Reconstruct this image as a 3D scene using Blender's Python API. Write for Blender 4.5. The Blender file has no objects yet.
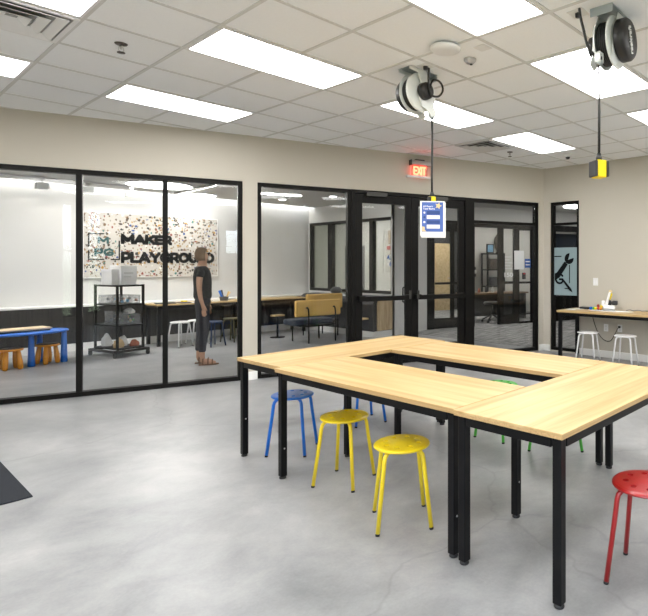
import bpy, bmesh, math, random
from mathutils import Vector, Matrix
C = bpy.context.scene.collection
PI = math.pi
R = math.radians
random.seed(7)

# ------------------------------------------------------------------ materials
def nodes(name):
    m = bpy.data.materials.new(name); m.use_nodes = True
    nt = m.node_tree; b = nt.nodes['Principled BSDF']
    return m, nt, b

def mat(name, col, rough=.5, metal=0, noise=0, nscale=8, bump=0, bscale=60, spec=None, coat=0, alpha=None):
    m, nt, b = nodes(name)
    b.inputs['Base Color'].default_value = (*col, 1)
    b.inputs['Roughness'].default_value = rough
    b.inputs['Metallic'].default_value = metal
    if coat: b.inputs['Coat Weight'].default_value = coat
    if spec is not None: b.inputs['Specular IOR Level'].default_value = spec
    tc = nt.nodes.new('ShaderNodeTexCoord')
    if noise:
        n = nt.nodes.new('ShaderNodeTexNoise'); n.inputs['Scale'].default_value = nscale; n.inputs['Detail'].default_value = 4
        mx = nt.nodes.new('ShaderNodeMix'); mx.data_type = 'RGBA'
        mx.inputs[6].default_value = (*[c*(1-noise) for c in col], 1)
        mx.inputs[7].default_value = (*[min(1, c*(1+noise)) for c in col], 1)
        nt.links.new(tc.outputs['Object'], n.inputs['Vector'])
        nt.links.new(n.outputs['Fac'], mx.inputs[0]); nt.links.new(mx.outputs[2], b.inputs['Base Color'])
    if bump:
        n2 = nt.nodes.new('ShaderNodeTexNoise'); n2.inputs['Scale'].default_value = bscale; n2.inputs['Detail'].default_value = 3
        bp = nt.nodes.new('ShaderNodeBump'); bp.inputs['Strength'].default_value = bump; bp.inputs['Distance'].default_value = .004
        nt.links.new(tc.outputs['Object'], n2.inputs['Vector'])
        nt.links.new(n2.outputs['Fac'], bp.inputs['Height']); nt.links.new(bp.outputs['Normal'], b.inputs['Normal'])
    return m

def emis(name, col, strength):
    m = bpy.data.materials.new(name); m.use_nodes = True
    nt = m.node_tree; nt.nodes.clear()
    o = nt.nodes.new('ShaderNodeOutputMaterial'); e = nt.nodes.new('ShaderNodeEmission')
    e.inputs[0].default_value = (*col, 1); e.inputs[1].default_value = strength
    nt.links.new(e.outputs[0], o.inputs[0]); return m

def glassmat(name, tint=(.985, .99, .99), boost=1.0, ior=1.5):
    m = bpy.data.materials.new(name); m.use_nodes = True
    nt = m.node_tree; nt.nodes.clear()
    o = nt.nodes.new('ShaderNodeOutputMaterial'); t = nt.nodes.new('ShaderNodeBsdfTransparent')
    g = nt.nodes.new('ShaderNodeBsdfGlossy'); g.inputs['Roughness'].default_value = 0
    f = nt.nodes.new('ShaderNodeFresnel'); f.inputs[0].default_value = ior
    mu = nt.nodes.new('ShaderNodeMath'); mu.operation = 'MULTIPLY'; mu.inputs[1].default_value = boost; mu.use_clamp = True
    x = nt.nodes.new('ShaderNodeMixShader'); t.inputs[0].default_value = (*tint, 1)
    nt.links.new(f.outputs[0], mu.inputs[0]); nt.links.new(mu.outputs[0], x.inputs[0])
    nt.links.new(t.outputs[0], x.inputs[1]); nt.links.new(g.outputs[0], x.inputs[2])
    nt.links.new(x.outputs[0], o.inputs[0]); return m

def frosted(name, col, mixf):
    m = bpy.data.materials.new(name); m.use_nodes = True
    nt = m.node_tree; nt.nodes.clear()
    o = nt.nodes.new('ShaderNodeOutputMaterial'); t = nt.nodes.new('ShaderNodeBsdfTransparent')
    d = nt.nodes.new('ShaderNodeBsdfDiffuse'); d.inputs[0].default_value = (*col, 1)
    tl = nt.nodes.new('ShaderNodeBsdfTranslucent'); tl.inputs[0].default_value = (*col, 1)
    a = nt.nodes.new('ShaderNodeMixShader'); a.inputs[0].default_value = .4
    nt.links.new(d.outputs[0], a.inputs[1]); nt.links.new(tl.outputs[0], a.inputs[2])
    x = nt.nodes.new('ShaderNodeMixShader'); x.inputs[0].default_value = mixf
    nt.links.new(t.outputs[0], x.inputs[1]); nt.links.new(a.outputs[0], x.inputs[2])
    nt.links.new(x.outputs[0], o.inputs[0]); return m

def wood(name, c1, c2, sx=.7, sy=14, rough=.4, knots=.25):
    m, nt, b = nodes(name)
    tc = nt.nodes.new('ShaderNodeTexCoord'); mp = nt.nodes.new('ShaderNodeMapping')
    mp.inputs['Scale'].default_value = (sx, sy, sy)
    n = nt.nodes.new('ShaderNodeTexNoise'); n.inputs['Scale'].default_value = 1.6; n.inputs['Detail'].default_value = 6; n.inputs['Distortion'].default_value = .7
    mp2 = nt.nodes.new('ShaderNodeMapping'); mp2.inputs['Scale'].default_value = (sx*4, sy*9, sy*9)
    n2 = nt.nodes.new('ShaderNodeTexNoise'); n2.inputs['Scale'].default_value = 2; n2.inputs['Detail'].default_value = 3
    ad = nt.nodes.new('ShaderNodeMath'); ad.operation = 'MULTIPLY_ADD'; ad.inputs[1].default_value = knots
    r = nt.nodes.new('ShaderNodeValToRGB')
    r.color_ramp.elements[0].position = .42; r.color_ramp.elements[0].color = (*c1, 1)
    r.color_ramp.elements[1].position = .78; r.color_ramp.elements[1].color = (*c2, 1)
    L = nt.links.new
    L(tc.outputs['Object'], mp.inputs[0]); L(mp.outputs[0], n.inputs['Vector'])
    L(tc.outputs['Object'], mp2.inputs[0]); L(mp2.outputs[0], n2.inputs['Vector'])
    L(n2.outputs['Fac'], ad.inputs[0]); L(n.outputs['Fac'], ad.inputs[2]); L(ad.outputs[0], r.inputs[0])
    L(r.outputs[0], b.inputs['Base Color']); b.inputs['Roughness'].default_value = rough
    return m

def concrete():
    m, nt, b = nodes('polished_concrete'); L = nt.links.new
    tc = nt.nodes.new('ShaderNodeTexCoord')
    def noise(scale, detail, dist=0, rough=.5):
        n = nt.nodes.new('ShaderNodeTexNoise'); n.inputs['Scale'].default_value = scale
        n.inputs['Detail'].default_value = detail; n.inputs['Distortion'].default_value = dist
        n.inputs['Roughness'].default_value = rough
        L(tc.outputs['Object'], n.inputs['Vector']); return n
    a = noise(.8, 6, .5, .62); c = noise(3.2, 8, .5, .68); d = noise(70, 3)
    m1 = nt.nodes.new('ShaderNodeMath'); m1.operation = 'MULTIPLY_ADD'; m1.inputs[1].default_value = .5
    L(c.outputs['Fac'], m1.inputs[0]); L(a.outputs['Fac'], m1.inputs[2])
    m2 = nt.nodes.new('ShaderNodeMath'); m2.operation = 'MULTIPLY_ADD'; m2.inputs[1].default_value = .12
    L(d.outputs['Fac'], m2.inputs[0]); L(m1.outputs[0], m2.inputs[2])
    r = nt.nodes.new('ShaderNodeValToRGB'); e = r.color_ramp.elements
    e[0].position = .58; e[0].color = (.185, .19, .197, 1)
    e[1].position = 1.0; e[1].color = (.395, .396, .396, 1)
    k = e.new(.82); k.color = (.30, .304, .309, 1)
    L(m2.outputs[0], r.inputs[0])
    # hairline cracks and trowel marks
    v = nt.nodes.new('ShaderNodeTexVoronoi'); v.feature = 'DISTANCE_TO_EDGE'; v.inputs['Scale'].default_value = .32
    vd = nt.nodes.new('ShaderNodeVectorMath'); vd.operation = 'ADD'
    nz = noise(1.5, 4); sc = nt.nodes.new('ShaderNodeVectorMath'); sc.operation = 'SCALE'; sc.inputs['Scale'].default_value = .5
    L(nz.outputs['Color'], sc.inputs[0]); L(sc.outputs[0], vd.inputs[0]); L(tc.outputs['Object'], vd.inputs[1]); L(vd.outputs[0], v.inputs['Vector'])
    lt = nt.nodes.new('ShaderNodeMapRange'); lt.inputs['From Min'].default_value = 0; lt.inputs['From Max'].default_value = .004
    lt.inputs['To Min'].default_value = .86; lt.inputs['To Max'].default_value = 1
    L(v.outputs['Distance'], lt.inputs['Value'])
    mx = nt.nodes.new('ShaderNodeMix'); mx.data_type = 'RGBA'; mx.blend_type = 'MULTIPLY'; mx.inputs[0].default_value = 1
    L(r.outputs[0], mx.inputs[6]); L(lt.outputs[0], mx.inputs[7]); L(mx.outputs[2], b.inputs['Base Color'])
    rr = nt.nodes.new('ShaderNodeMapRange'); rr.inputs['To Min'].default_value = .2; rr.inputs['To Max'].default_value = .46
    L(c.outputs['Fac'], rr.inputs['Value']); L(rr.outputs[0], b.inputs['Roughness'])
    b.inputs['Specular IOR Level'].default_value = .5
    return m

def carpet():
    m, nt, b = nodes('plank_carpet'); L = nt.links.new
    tc = nt.nodes.new('ShaderNodeTexCoord'); mp = nt.nodes.new('ShaderNodeMapping'); mp.inputs['Scale'].default_value = (1.5, 22, 1)
    mp.inputs['Rotation'].default_value = (0, 0, R(70))
    n = nt.nodes.new('ShaderNodeTexNoise'); n.inputs['Scale'].default_value = 1.4; n.inputs['Detail'].default_value = 5
    r = nt.nodes.new('ShaderNodeValToRGB'); e = r.color_ramp.elements
    e[0].position = .36; e[0].color = (.10, .10, .10, 1); e[1].position = .66; e[1].color = (.46, .45, .43, 1)
    L(tc.outputs['Object'], mp.inputs[0]); L(mp.outputs[0], n.inputs['Vector']); L(n.outputs['Fac'], r.inputs[0]); L(r.outputs[0], b.inputs['Base Color'])
    b.inputs['Roughness'].default_value = .95
    return m

def collage():
    m, nt, b = nodes('collage_print'); L = nt.links.new
    tc = nt.nodes.new('ShaderNodeTexCoord')
    base = None; prev = None
    rgb = nt.nodes.new('ShaderNodeRGB'); rgb.outputs[0].default_value = (.50, .475, .43, 1); prev = rgb.outputs[0]
    for k, (s, th, seed) in enumerate([(9, .22, 0), (14, .24, 5.3), (22, .25, 9.1)]):
        mp = nt.nodes.new('ShaderNodeMapping'); mp.inputs['Location'].default_value = (seed, seed*.7, seed*1.3)
        mp.inputs['Rotation'].default_value = (0, .6*k, 0); mp.inputs['Scale'].default_value = (1, 1, 1.5 if k == 0 else .75)
        v = nt.nodes.new('ShaderNodeTexVoronoi'); v.inputs['Scale'].default_value = s; v.inputs['Randomness'].default_value = 1
        wn = nt.nodes.new('ShaderNodeTexWhiteNoise'); wn.noise_dimensions = '3D'
        L(tc.outputs['Object'], mp.inputs[0]); L(mp.outputs[0], v.inputs['Vector']); L(v.outputs['Position'], wn.inputs['Vector'])
        nn = nt.nodes.new('ShaderNodeTexNoise'); nn.inputs['Scale'].default_value = 60; L(tc.outputs['Object'], nn.inputs['Vector'])
        ad = nt.nodes.new('ShaderNodeMath'); ad.operation = 'MULTIPLY_ADD'; ad.inputs[1].default_value = .5; L(nn.outputs['Fac'], ad.inputs[0]); L(v.outputs['Distance'], ad.inputs[2])
        lt = nt.nodes.new('ShaderNodeMath'); lt.operation = 'LESS_THAN'; lt.inputs[1].default_value = th+.29; L(ad.outputs[0], lt.inputs[0])
        r = nt.nodes.new('ShaderNodeValToRGB'); r.color_ramp.interpolation = 'CONSTANT'; e = r.color_ramp.elements
        cols = [(.05, .03, .02), (.16, .09, .045), (.015, .015, .015), (.30, .22, .13), (.20, .13, .08), (.40, .22, .04), (.22, .04, .03), (.03, .07, .22), (.75, .73, .68), (.05, .18, .16), (.10, .065, .045)]
        e[0].color = (*cols[0], 1); e[1].position = .12; e[1].color = (*cols[1], 1)
        for q, cc in enumerate(cols[2:]):
            z = e.new([.28, .40, .52, .64, .72, .77, .82, .90, .94][q]); z.color = (*cc, 1)
        L(wn.outputs['Value'], r.inputs[0])
        mx = nt.nodes.new('ShaderNodeMix'); mx.data_type = 'RGBA'
        L(lt.outputs[0], mx.inputs[0]); L(prev, mx.inputs[6]); L(r.outputs[0], mx.inputs[7]); prev = mx.outputs[2]
    L(prev, b.inputs['Base Color']); b.inputs['Roughness'].default_value = .6
    return m

def slatwood():
    m, nt, b = nodes('dark_slat_panel'); L = nt.links.new
    tc = nt.nodes.new('ShaderNodeTexCoord'); mp = nt.nodes.new('ShaderNodeMapping'); mp.inputs['Scale'].default_value = (20, 3, .6)
    n = nt.nodes.new('ShaderNodeTexNoise'); n.inputs['Scale'].default_value = 2; n.inputs['Detail'].default_value = 4
    r = nt.nodes.new('ShaderNodeValToRGB'); e = r.color_ramp.elements
    e[0].position = .35; e[0].color = (.004, .004, .004, 1); e[1].position = .7; e[1].color = (.022, .020, .019, 1)
    L(tc.outputs['Object'], mp.inputs[0]); L(mp.outputs[0], n.inputs['Vector']); L(n.outputs['Fac'], r.inputs[0]); L(r.outputs[0], b.inputs['Base Color'])
    b.inputs['Roughness'].default_value = .5
    return m

M = {}
M['wall'] = mat('beige_wall_paint', (.525, .49, .42), .75, noise=.02, nscale=3, bump=.15, bscale=120)
M['lwall'] = mat('white_wall_paint', (.60, .60, .585), .7, noise=.015, bump=.1, bscale=120)
M['pale'] = mat('pale_grey_paint', (.60, .585, .54), .7, noise=.02, bump=.1, bscale=120)
M['tile'] = mat('ceiling_tile', (.92, .935, .95), .9, noise=.03, nscale=60, bump=.4, bscale=160)
M['tbar'] = mat('ceiling_grid_metal', (.68, .68, .67), .5)
M['white'] = mat('white_trim_paint', (.82, .82, .80), .45, noise=.01)
M['whitep'] = mat('white_plastic', (.80, .80, .79), .35, noise=.01)
M['whitem'] = mat('white_powder_coated_metal', (.82, .82, .82), .3, noise=.01)
M['black'] = mat('black_frame_metal', (.006, .0055, .005), .42, noise=.15, nscale=20, spec=.15)
M['blackp'] = mat('black_plastic', (.015, .015, .016), .4, noise=.1)
M['drum'] = mat('black_drum_plastic', (.010, .009, .009), .42, noise=.1)
M['legblack'] = mat('black_table_metal', (.005, .005, .006), .36, noise=.15, nscale=15, spec=.18)
M['rubber'] = mat('dark_rubber', (.02, .02, .022), .7, noise=.1)
M['oak'] = wood('light_oak_laminate', (.43, .272, .105), (.61, .44, .215), sx=.55, sy=9)
M['oakedge'] = wood('oak_edge_band', (.42, .26, .11), (.60, .40, .19), sx=1, sy=40)
M['concrete'] = concrete()
M['carpet'] = carpet()
M['collage'] = collage()
M['slat'] = slatwood()
M['glass'] = glassmat('clear_glass', boost=.5)
M['diff'] = emis('lamp_diffuser', (1.0, .992, .975), 9)
M['ldiff'] = emis('lobby_lamp_diffuser', (1.0, .98, .95), 18)
M['cove'] = emis('cove_led', (1.0, .98, .95), 20)
M['alu'] = mat('brushed_aluminium', (.55, .55, .55), .35, .9, noise=.05)
M['grey'] = mat('grey_metal', (.35, .35, .34), .4, .6, noise=.05)
M['blue'] = mat('blue_enamel', (.0, .165, .72), .28, coat=.3)
M['yellow'] = mat('yellow_enamel', (.82, .62, .012), .32, coat=.3)
M['green'] = mat('green_enamel', (.09, .56, .06), .3, coat=.3)
M['red'] = mat('red_enamel', (.31, .006, .008), .28, coat=.3)
M['mat'] = mat('charcoal_mat_fabric', (.010, .013, .020), .95, noise=.5, nscale=160, bump=.8, bscale=260)
M['orange'] = mat('orange_plastic', (.68, .27, .015), .45, noise=.06)
M['bluep'] = mat('blue_plastic', (.008, .13, .55), .4, noise=.05)
M['dkseat'] = mat('dark_brown_seat', (.08, .05, .03), .5, noise=.1)
M['tray'] = wood('pale_wood_tray', (.45, .32, .18), (.70, .55, .36), sx=1, sy=10)
M['yelfab'] = mat('mustard_upholstery', (.66, .42, .12), .85, noise=.06, nscale=40, bump=.3, bscale=200)
M['blkfab'] = mat('black_vinyl', (.018, .018, .020), .42, noise=.1)
M['navyfab'] = mat('navy_upholstery', (.02, .03, .05), .7, noise=.1)
M['panelwood'] = wood('oak_end_panel', (.42, .30, .17), (.58, .45, .28), sx=12, sy=1.2)
M['redled'] = emis('red_exit_letters', (1.0, .07, .035), 9)
M['acry'] = frosted('clear_acrylic', (.95, .60, .50), .35)
M['skin'] = mat('skin', (.52, .30, .20), .55, noise=.03)
M['tee'] = mat('black_cotton', (.012, .012, .014), .9, noise=.1)
M['jeans'] = mat('charcoal_denim', (.022, .022, .030), .85, noise=.25, nscale=60)
M['hair'] = mat('dark_blonde_hair', (.20, .13, .075), .6, noise=.35, nscale=50)
M['leather'] = mat('brown_leather', (.17, .085, .04), .5, noise=.2)
M['yplug'] = mat('yellow_plastic', (.85, .66, .0), .4, noise=.03)
M['paper'] = mat('white_paper', (.86, .86, .86), .6, noise=.01)
M['pblue'] = mat('poster_blue', (.06, .13, .45), .5, noise=.03)
M['pnavy'] = mat('poster_navy', (.012, .05, .22), .5, noise=.03)
M['pcream'] = mat('poster_cream', (.75, .58, .30), .5, noise=.05)
M['decal'] = frosted('frosted_blue_film', (.46, .58, .61), .85)
M['ink'] = mat('black_print', (.006, .007, .008), .6, noise=.05, spec=.1)
M['inkteal'] = mat('teal_print', (.01, .07, .07), .5, noise=.05)
M['cord'] = mat('black_cable', (.012, .012, .012), .5, noise=.05)
M['greycord'] = mat('grey_cable', (.20, .20, .20), .5, noise=.05)
M['bin'] = frosted('clear_bin_plastic', (.45, .48, .50), .22)
M['bag'] = frosted('clear_bag_plastic', (.80, .80, .80), .6)
M['tan'] = mat('tan_card', (.50, .36, .20), .8, noise=.2)
M['rust'] = mat('rust_red_craft', (.35, .10, .05), .7, noise=.3)
M['teal'] = mat('teal_craft', (.05, .30, .55), .5, noise=.2)
M['dkgrey'] = mat('dark_grey', (.04, .042, .045), .5, noise=.1)
M['bluedk'] = mat('dark_blue_panel', (.012, .025, .05), .6, noise=.2)
M['deskwood'] = wood('walnut_top', (.14, .09, .05), (.30, .20, .12))
M['wooddoor'] = wood('maple_door_veneer', (.46, .34, .17), (.62, .48, .28), sx=9, sy=9, rough=.45)
M['vase'] = mat('bronze_glaze', (.06, .045, .035), .4, noise=.5, nscale=20)
M['firered'] = mat('alarm_red', (.5, .02, .02), .4, noise=.03)
M['notice'] = mat('beige_notice_print', (.48, .38, .27), .7, noise=.3, nscale=30)
M['bnotice'] = mat('blue_notice_print', (.02, .10, .38), .6, noise=.1)
M['olive'] = mat('olive_enamel', (.10, .09, .04), .4, noise=.1)
M['navy'] = mat('navy_enamel', (.01, .03, .09), .4, noise=.1)
M['picblue'] = mat('faded_photo_print', (.16, .30, .42), .5, noise=.5, nscale=18)
M['closer'] = mat('dark_bronze_metal', (.05, .048, .044), .4, .3, noise=.05)
M['galv'] = mat('galvanised_steel', (.42, .47, .48), .35, .6, noise=.12, nscale=12)
M['reelwhite'] = mat('reel_pale_enamel', (.72, .74, .72), .35, noise=.03)

# ------------------------------------------------------------------ mesh building
class MB:
    def __init__(s): s.bm = bmesh.new()
    def _mi(s, f, mi):
        for x in f: x.material_index = mi
    def hexa(s, p, mi=0):
        v = [s.bm.verts.new(q) for q in p]
        fs = [s.bm.faces.new([v[i] for i in q]) for q in ((0, 3, 2, 1), (4, 5, 6, 7), (0, 1, 5, 4), (1, 2, 6, 5), (2, 3, 7, 6), (3, 0, 4, 7))]
        s._mi(fs, mi); return s
    def box(s, x0, x1, y0, y1, z0, z1, mi=0):
        x0, x1 = sorted((x0, x1)); y0, y1 = sorted((y0, y1)); z0, z1 = sorted((z0, z1))
        return s.hexa([(x0, y0, z0), (x1, y0, z0), (x1, y1, z0), (x0, y1, z0), (x0, y0, z1), (x1, y0, z1), (x1, y1, z1), (x0, y1, z1)], mi)
    def prism(s, poly, z0, z1, mi=0, axis='z'):
        def P(a, b, c): return (a, b, c) if axis == 'z' else ((a, c, b) if axis == 'y' else (c, a, b))
        lo = [s.bm.verts.new(P(a, b, z0)) for a, b in poly]; hi = [s.bm.verts.new(P(a, b, z1)) for a, b in poly]
        n = len(poly); fs = [s.bm.faces.new(lo[::-1]), s.bm.faces.new(hi)]
        for i in range(n): fs.append(s.bm.faces.new([lo[i], lo[(i+1) % n], hi[(i+1) % n], hi[i]]))
        s._mi(fs, mi); return s
    def tube(s, pts, r, n=12, mi=0, cap=True):
        pts = [Vector(p) for p in pts]; rings = []
        rr = r if isinstance(r, (list, tuple)) else [r]*len(pts)
        prev = None
        for i, p in enumerate(pts):
            if i == 0: d = pts[1]-p
            elif i == len(pts)-1: d = p-pts[i-1]
            else: d = (pts[i+1]-p).normalized()+(p-pts[i-1]).normalized()
            d.normalize()
            if prev is None:
                u = d.orthogonal().normalized()
            else:
                u = (prev-d*prev.dot(d)).normalized()
            prev = u; w = d.cross(u)
            rings.append([s.bm.verts.new(p+(u*math.cos(2*PI*k/n)+w*math.sin(2*PI*k/n))*rr[i]) for k in range(n)])
        fs = []
        for a, b in zip(rings, rings[1:]):
            for k in range(n): fs.append(s.bm.faces.new([a[k], a[(k+1) % n], b[(k+1) % n], b[k]]))
        for f in fs: f.smooth = True
        if cap: fs += [s.bm.faces.new(rings[0][::-1]), s.bm.faces.new(rings[-1])]
        s._mi(fs, mi); return s
    def lathe(s, prof, c=(0, 0, 0), n=32, mi=0, axis='z', smooth=True, sx=1, sy=1, cap=True):
        rings = []
        def P(x, y, z):
            x *= sx; y *= sy
            q = (x, y, z) if axis == 'z' else ((x, z, y) if axis == 'y' else (z, x, y))
            return (q[0]+c[0], q[1]+c[1], q[2]+c[2])
        for r, z in prof:
            if r < 1e-6: rings.append([s.bm.verts.new(P(0, 0, z))])
            else: rings.append([s.bm.verts.new(P(r*math.cos(2*PI*k/n), r*math.sin(2*PI*k/n), z)) for k in range(n)])
        fs = []
        for a, b in zip(rings, rings[1:]):
            for k in range(n):
                k2 = (k+1) % n
                if len(a) == 1 and len(b) == 1: continue
                if len(a) == 1: fs.append(s.bm.faces.new([a[0], b[k2], b[k]]))
                elif len(b) == 1: fs.append(s.bm.faces.new([a[k], a[k2], b[0]]))
                else: fs.append(s.bm.faces.new([a[k], a[k2], b[k2], b[k]]))
        for f in fs: f.smooth = smooth
        if cap and len(rings[0]) > 1: fs.append(s.bm.faces.new(rings[0][::-1]))
        if cap and len(rings[-1]) > 1: fs.append(s.bm.faces.new(rings[-1]))
        s._mi(fs, mi); return s
    def build(s, name, m, parent=None, loc=None, rotz=0, bevel=0, label=None, seg=2):
        bmesh.ops.recalc_face_normals(s.bm, faces=s.bm.faces)
        me = bpy.data.meshes.new(name); s.bm.to_mesh(me); s.bm.free()
        for x in (m if isinstance(m, (list, tuple)) else [m]): me.materials.append(x)
        o = bpy.data.objects.new(name, me); C.objects.link(o)
        if parent: o.parent = parent
        if loc: o.location = loc
        if rotz: o.rotation_euler.z = rotz
        if bevel:
            b = o.modifiers.new('bevel', 'BEVEL'); b.width = bevel; b.segments = seg; b.limit_method = 'ANGLE'; b.angle_limit = R(40)
            b.harden_normals = False
        if label: o['label'] = label
        return o

def box(name, m, parent, x0, x1, y0, y1, z0, z1, bevel=0, label=None, **k):
    return MB().box(x0, x1, y0, y1, z0, z1).build(name, m, parent, bevel=bevel, label=label, **k)

def thing(name, label, cat, loc=(0, 0, 0), rotz=0, group=None):
    o = bpy.data.objects.new(name, None); C.objects.link(o); o.empty_display_size = .1
    o.location = loc; o.rotation_euler.z = rotz; o['label'] = label; o['category'] = cat
    if group: o['group'] = group
    return o
def tag(o, label, cat, group=None, kind=None):
    o['label'] = label; o['category'] = cat
    if group: o['group'] = group
    if kind: o['kind'] = kind
    return o
LAB = {}
def struct(o, label=None, cat=None):
    o['kind'] = 'structure'
    o['label'] = label or o.name; o['category'] = cat or 'room'
    return o
def sempty(name, label, cat, loc=(0, 0, 0), rotz=0):
    o = bpy.data.objects.new(name, None); C.objects.link(o); o.location = loc; o.rotation_euler.z = rotz
    return struct(o, label, cat)

def dup(root, loc, rotz, label=None, group=None):
    r = root.copy(); C.objects.link(r); r.location = loc; r.rotation_euler.z = rotz
    if label: r['label'] = label
    if group: r['group'] = group
    for ch in list(root.children):
        c = ch.copy(); C.objects.link(c); c.parent = r
        for g in ch.children:
            d = g.copy(); C.objects.link(d); d.parent = c
    return r

def curve_mesh(cu):
    o = bpy.data.objects.new('tmp', cu); C.objects.link(o)
    bpy.context.view_layer.update()
    dg = bpy.context.evaluated_depsgraph_get()
    me = bpy.data.meshes.new_from_object(o.evaluated_get(dg)); bpy.data.objects.remove(o); return me

def text(name, body, size, m, parent, loc, rot=(PI/2, 0, 0), depth=.002, bold=0.0, align='LEFT', sx=1, space=1, label=None, width=None, height=None):
    cu = bpy.data.curves.new(name, 'FONT'); cu.body = body; cu.size = size; cu.extrude = depth; cu.offset = bold
    cu.space_character = space
    me = curve_mesh(cu); me.name = name
    xs = [v.co.x for v in me.vertices]; ys = [v.co.y for v in me.vertices]
    x0, x1, y0, y1 = min(xs), max(xs), min(ys), max(ys)
    fx = (width/(x1-x0)) if width else sx
    fy = (height/(y1-y0)) if height else 1
    for v in me.vertices:
        v.co.x = (v.co.x-x0)*fx; v.co.y = (v.co.y-y0)*fy
        if align == 'CENTER': v.co.x -= (x1-x0)*fx/2
    me.materials.clear(); me.materials.append(m)
    o = bpy.data.objects.new(name, me); C.objects.link(o); o.parent = parent; o.location = loc; o.rotation_euler = rot
    if label: o['label'] = label
    return o

GL = {
 'M': (1.15, [[(0, 0), (0, 1), (.575, .28), (1.15, 1), (1.15, 0)]]), 'A': (1.05, [[(0, 0), (.525, 1), (1.05, 0)], [(.19, .28), (.86, .28)]]),
 'K': (.85, [[(0, 0), (0, 1)], [(.85, 1), (.06, .45)], [(.30, .62), (.88, 0)]]), 'E': (.72, [[(.72, 1), (0, 1), (0, 0), (.72, 0)], [(0, .5), (.66, .5)]]),
 'R': (.80, [[(0, 0), (0, 1), (.5, 1), (.68, .93), (.76, .78), (.76, .66), (.68, .48), (.5, .40), (0, .40)], [(.45, .40), (.80, 0)]]),
 'P': (.76, [[(0, 0), (0, 1), (.5, 1), (.68, .93), (.76, .78), (.76, .62), (.68, .44), (.5, .36), (0, .36)]]), 'L': (.66, [[(0, 1), (0, 0), (.66, 0)]]),
 'Y': (.95, [[(0, 1), (.475, .45), (.95, 1)], [(.475, .45), (.475, 0)]]),
 'G': (.98, [[(.92, .85), (.74, .97), (.5, 1), (.25, .94), (.06, .74), (0, .5), (.06, .26), (.25, .06), (.5, 0), (.76, .04), (.94, .18), (.94, .46), (.55, .46)]]),
 'O': (1.04, [[(.52, 1), (.78, .94), (.98, .74), (1.04, .5), (.98, .26), (.78, .06), (.52, 0), (.26, .06), (.06, .26), (0, .5), (.06, .74), (.26, .94), (.52, 1)]]),
 'U': (.84, [[(0, 1), (0, .38), (.08, .14), (.26, .01), (.42, 0), (.58, .01), (.76, .14), (.84, .38), (.84, 1)]]),
 'N': (.86, [[(0, 0), (0, 1), (.86, 0), (.86, 1)]]), 'D': (.90, [[(0, 0), (0, 1), (.42, 1), (.72, .90), (.88, .68), (.90, .5), (.88, .32), (.72, .10), (.42, 0), (0, 0)]]),
 'X': (.80, [[(0, 0), (.80, 1)], [(0, 1), (.80, 0)]]), 'I': (.02, [[(0, 0), (0, 1)]]), 'T': (.78, [[(0, 1), (.78, 1)], [(.39, 1), (.39, 0)]])}
def letters(name, body, m, parent, x0, y, z0, width, height, th, depth=.006, label=None):
    """upright block letters in the local xz plane, facing -y"""
    gap = .30; tot = sum(GL[c][0] for c in body)+gap*(len(body)-1)
    fx = (width-th)/tot; fz = height-th
    b = MB(); x = x0+th/2
    for c in body:
        for line in GL[c][1]:
            pts = [(x+p*fx, z0+th/2+q*fz) for p, q in line]
            for i, (a, c2) in enumerate(zip(pts, pts[1:])):
                dx, dz = c2[0]-a[0], c2[1]-a[1]; l = math.hypot(dx, dz); nx, nz = -dz/l*th/2, dx/l*th/2
                e = .0005*(i % 3)
                b.prism([(a[0]+nx, a[1]+nz), (a[0]-nx, a[1]-nz), (c2[0]-nx, c2[1]-nz), (c2[0]+nx, c2[1]+nz)], y-depth-e, y, axis='y')
            for i, p in enumerate(pts):
                sq = i in (0, len(pts)-1)
                b.prism([(p[0]+th/2*math.cos(k*PI/6), p[1]+th/2*math.sin(k*PI/6)) for k in range(12)] if not sq else [(p[0]-th/2.3, p[1]-th/2), (p[0]+th/2.3, p[1]-th/2), (p[0]+th/2.3, p[1]+th/2), (p[0]-th/2.3, p[1]+th/2)], y-depth-.0002, y, axis='y')
        x += (GL[c][0]+gap)*fx
    return b.build(name, m, parent, label=label)

def smooth(pts, n=5):
    P = [Vector(p) for p in pts]; out = []
    for i in range(len(P)-1):
        a, b, c, d = P[max(i-1, 0)], P[i], P[i+1], P[min(i+2, len(P)-1)]
        for k in range(n):
            t = k/n
            out.append(.5*((2*b)+(c-a)*t+(2*a-5*b+4*c-d)*t*t+(3*b-a-3*c+d)*t**3))
    return out+[P[-1]]

def holed_disc(name, prof, holes, m, parent):
    """dished seat turned from a profile, with round holes cut through it"""
    base = MB().lathe(prof, n=64, smooth=False).build('tmp_seat', m)
    c = MB()
    for a, b, rr in holes: c.lathe([(rr, .38), (rr, .48)], (a, b, 0), n=16, smooth=False)
    cut = c.build('tmp_cut', m)
    bo = base.modifiers.new('b', 'BOOLEAN'); bo.operation = 'DIFFERENCE'; bo.object = cut; bo.solver = 'EXACT'
    bpy.context.view_layer.update()
    dg = bpy.context.evaluated_depsgraph_get()
    me = bpy.data.meshes.new_from_object(base.evaluated_get(dg)); me.name = name
    bpy.data.objects.remove(base); bpy.data.objects.remove(cut)
    me.materials.clear(); me.materials.append(m)
    for p in me.polygons: p.material_index = 0
    o = bpy.data.objects.new(name, me); C.objects.link(o); o.parent = parent
    return o

# ------------------------------------------------------------------ frames of reference
K = (7.689, 4.944, 0)          # corner of the skewed glass wall and the right wall
ANG = R(-20.498)
def A(x, d, z=0):              # wall coordinates (x rightwards along the glass wall, d behind it) -> world
    return (K[0]+x*math.cos(ANG)-d*math.sin(ANG), K[1]+x*math.sin(ANG)+d*math.cos(ANG), z)
HC = 3.064                     # ceiling height of the room
LC = 2.79                      # ceiling height of the lobby
XL, YB, XR = -2.0, -3.2, 7.689
LY = 11.35                     # lobby back wall
WT = .13

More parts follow.
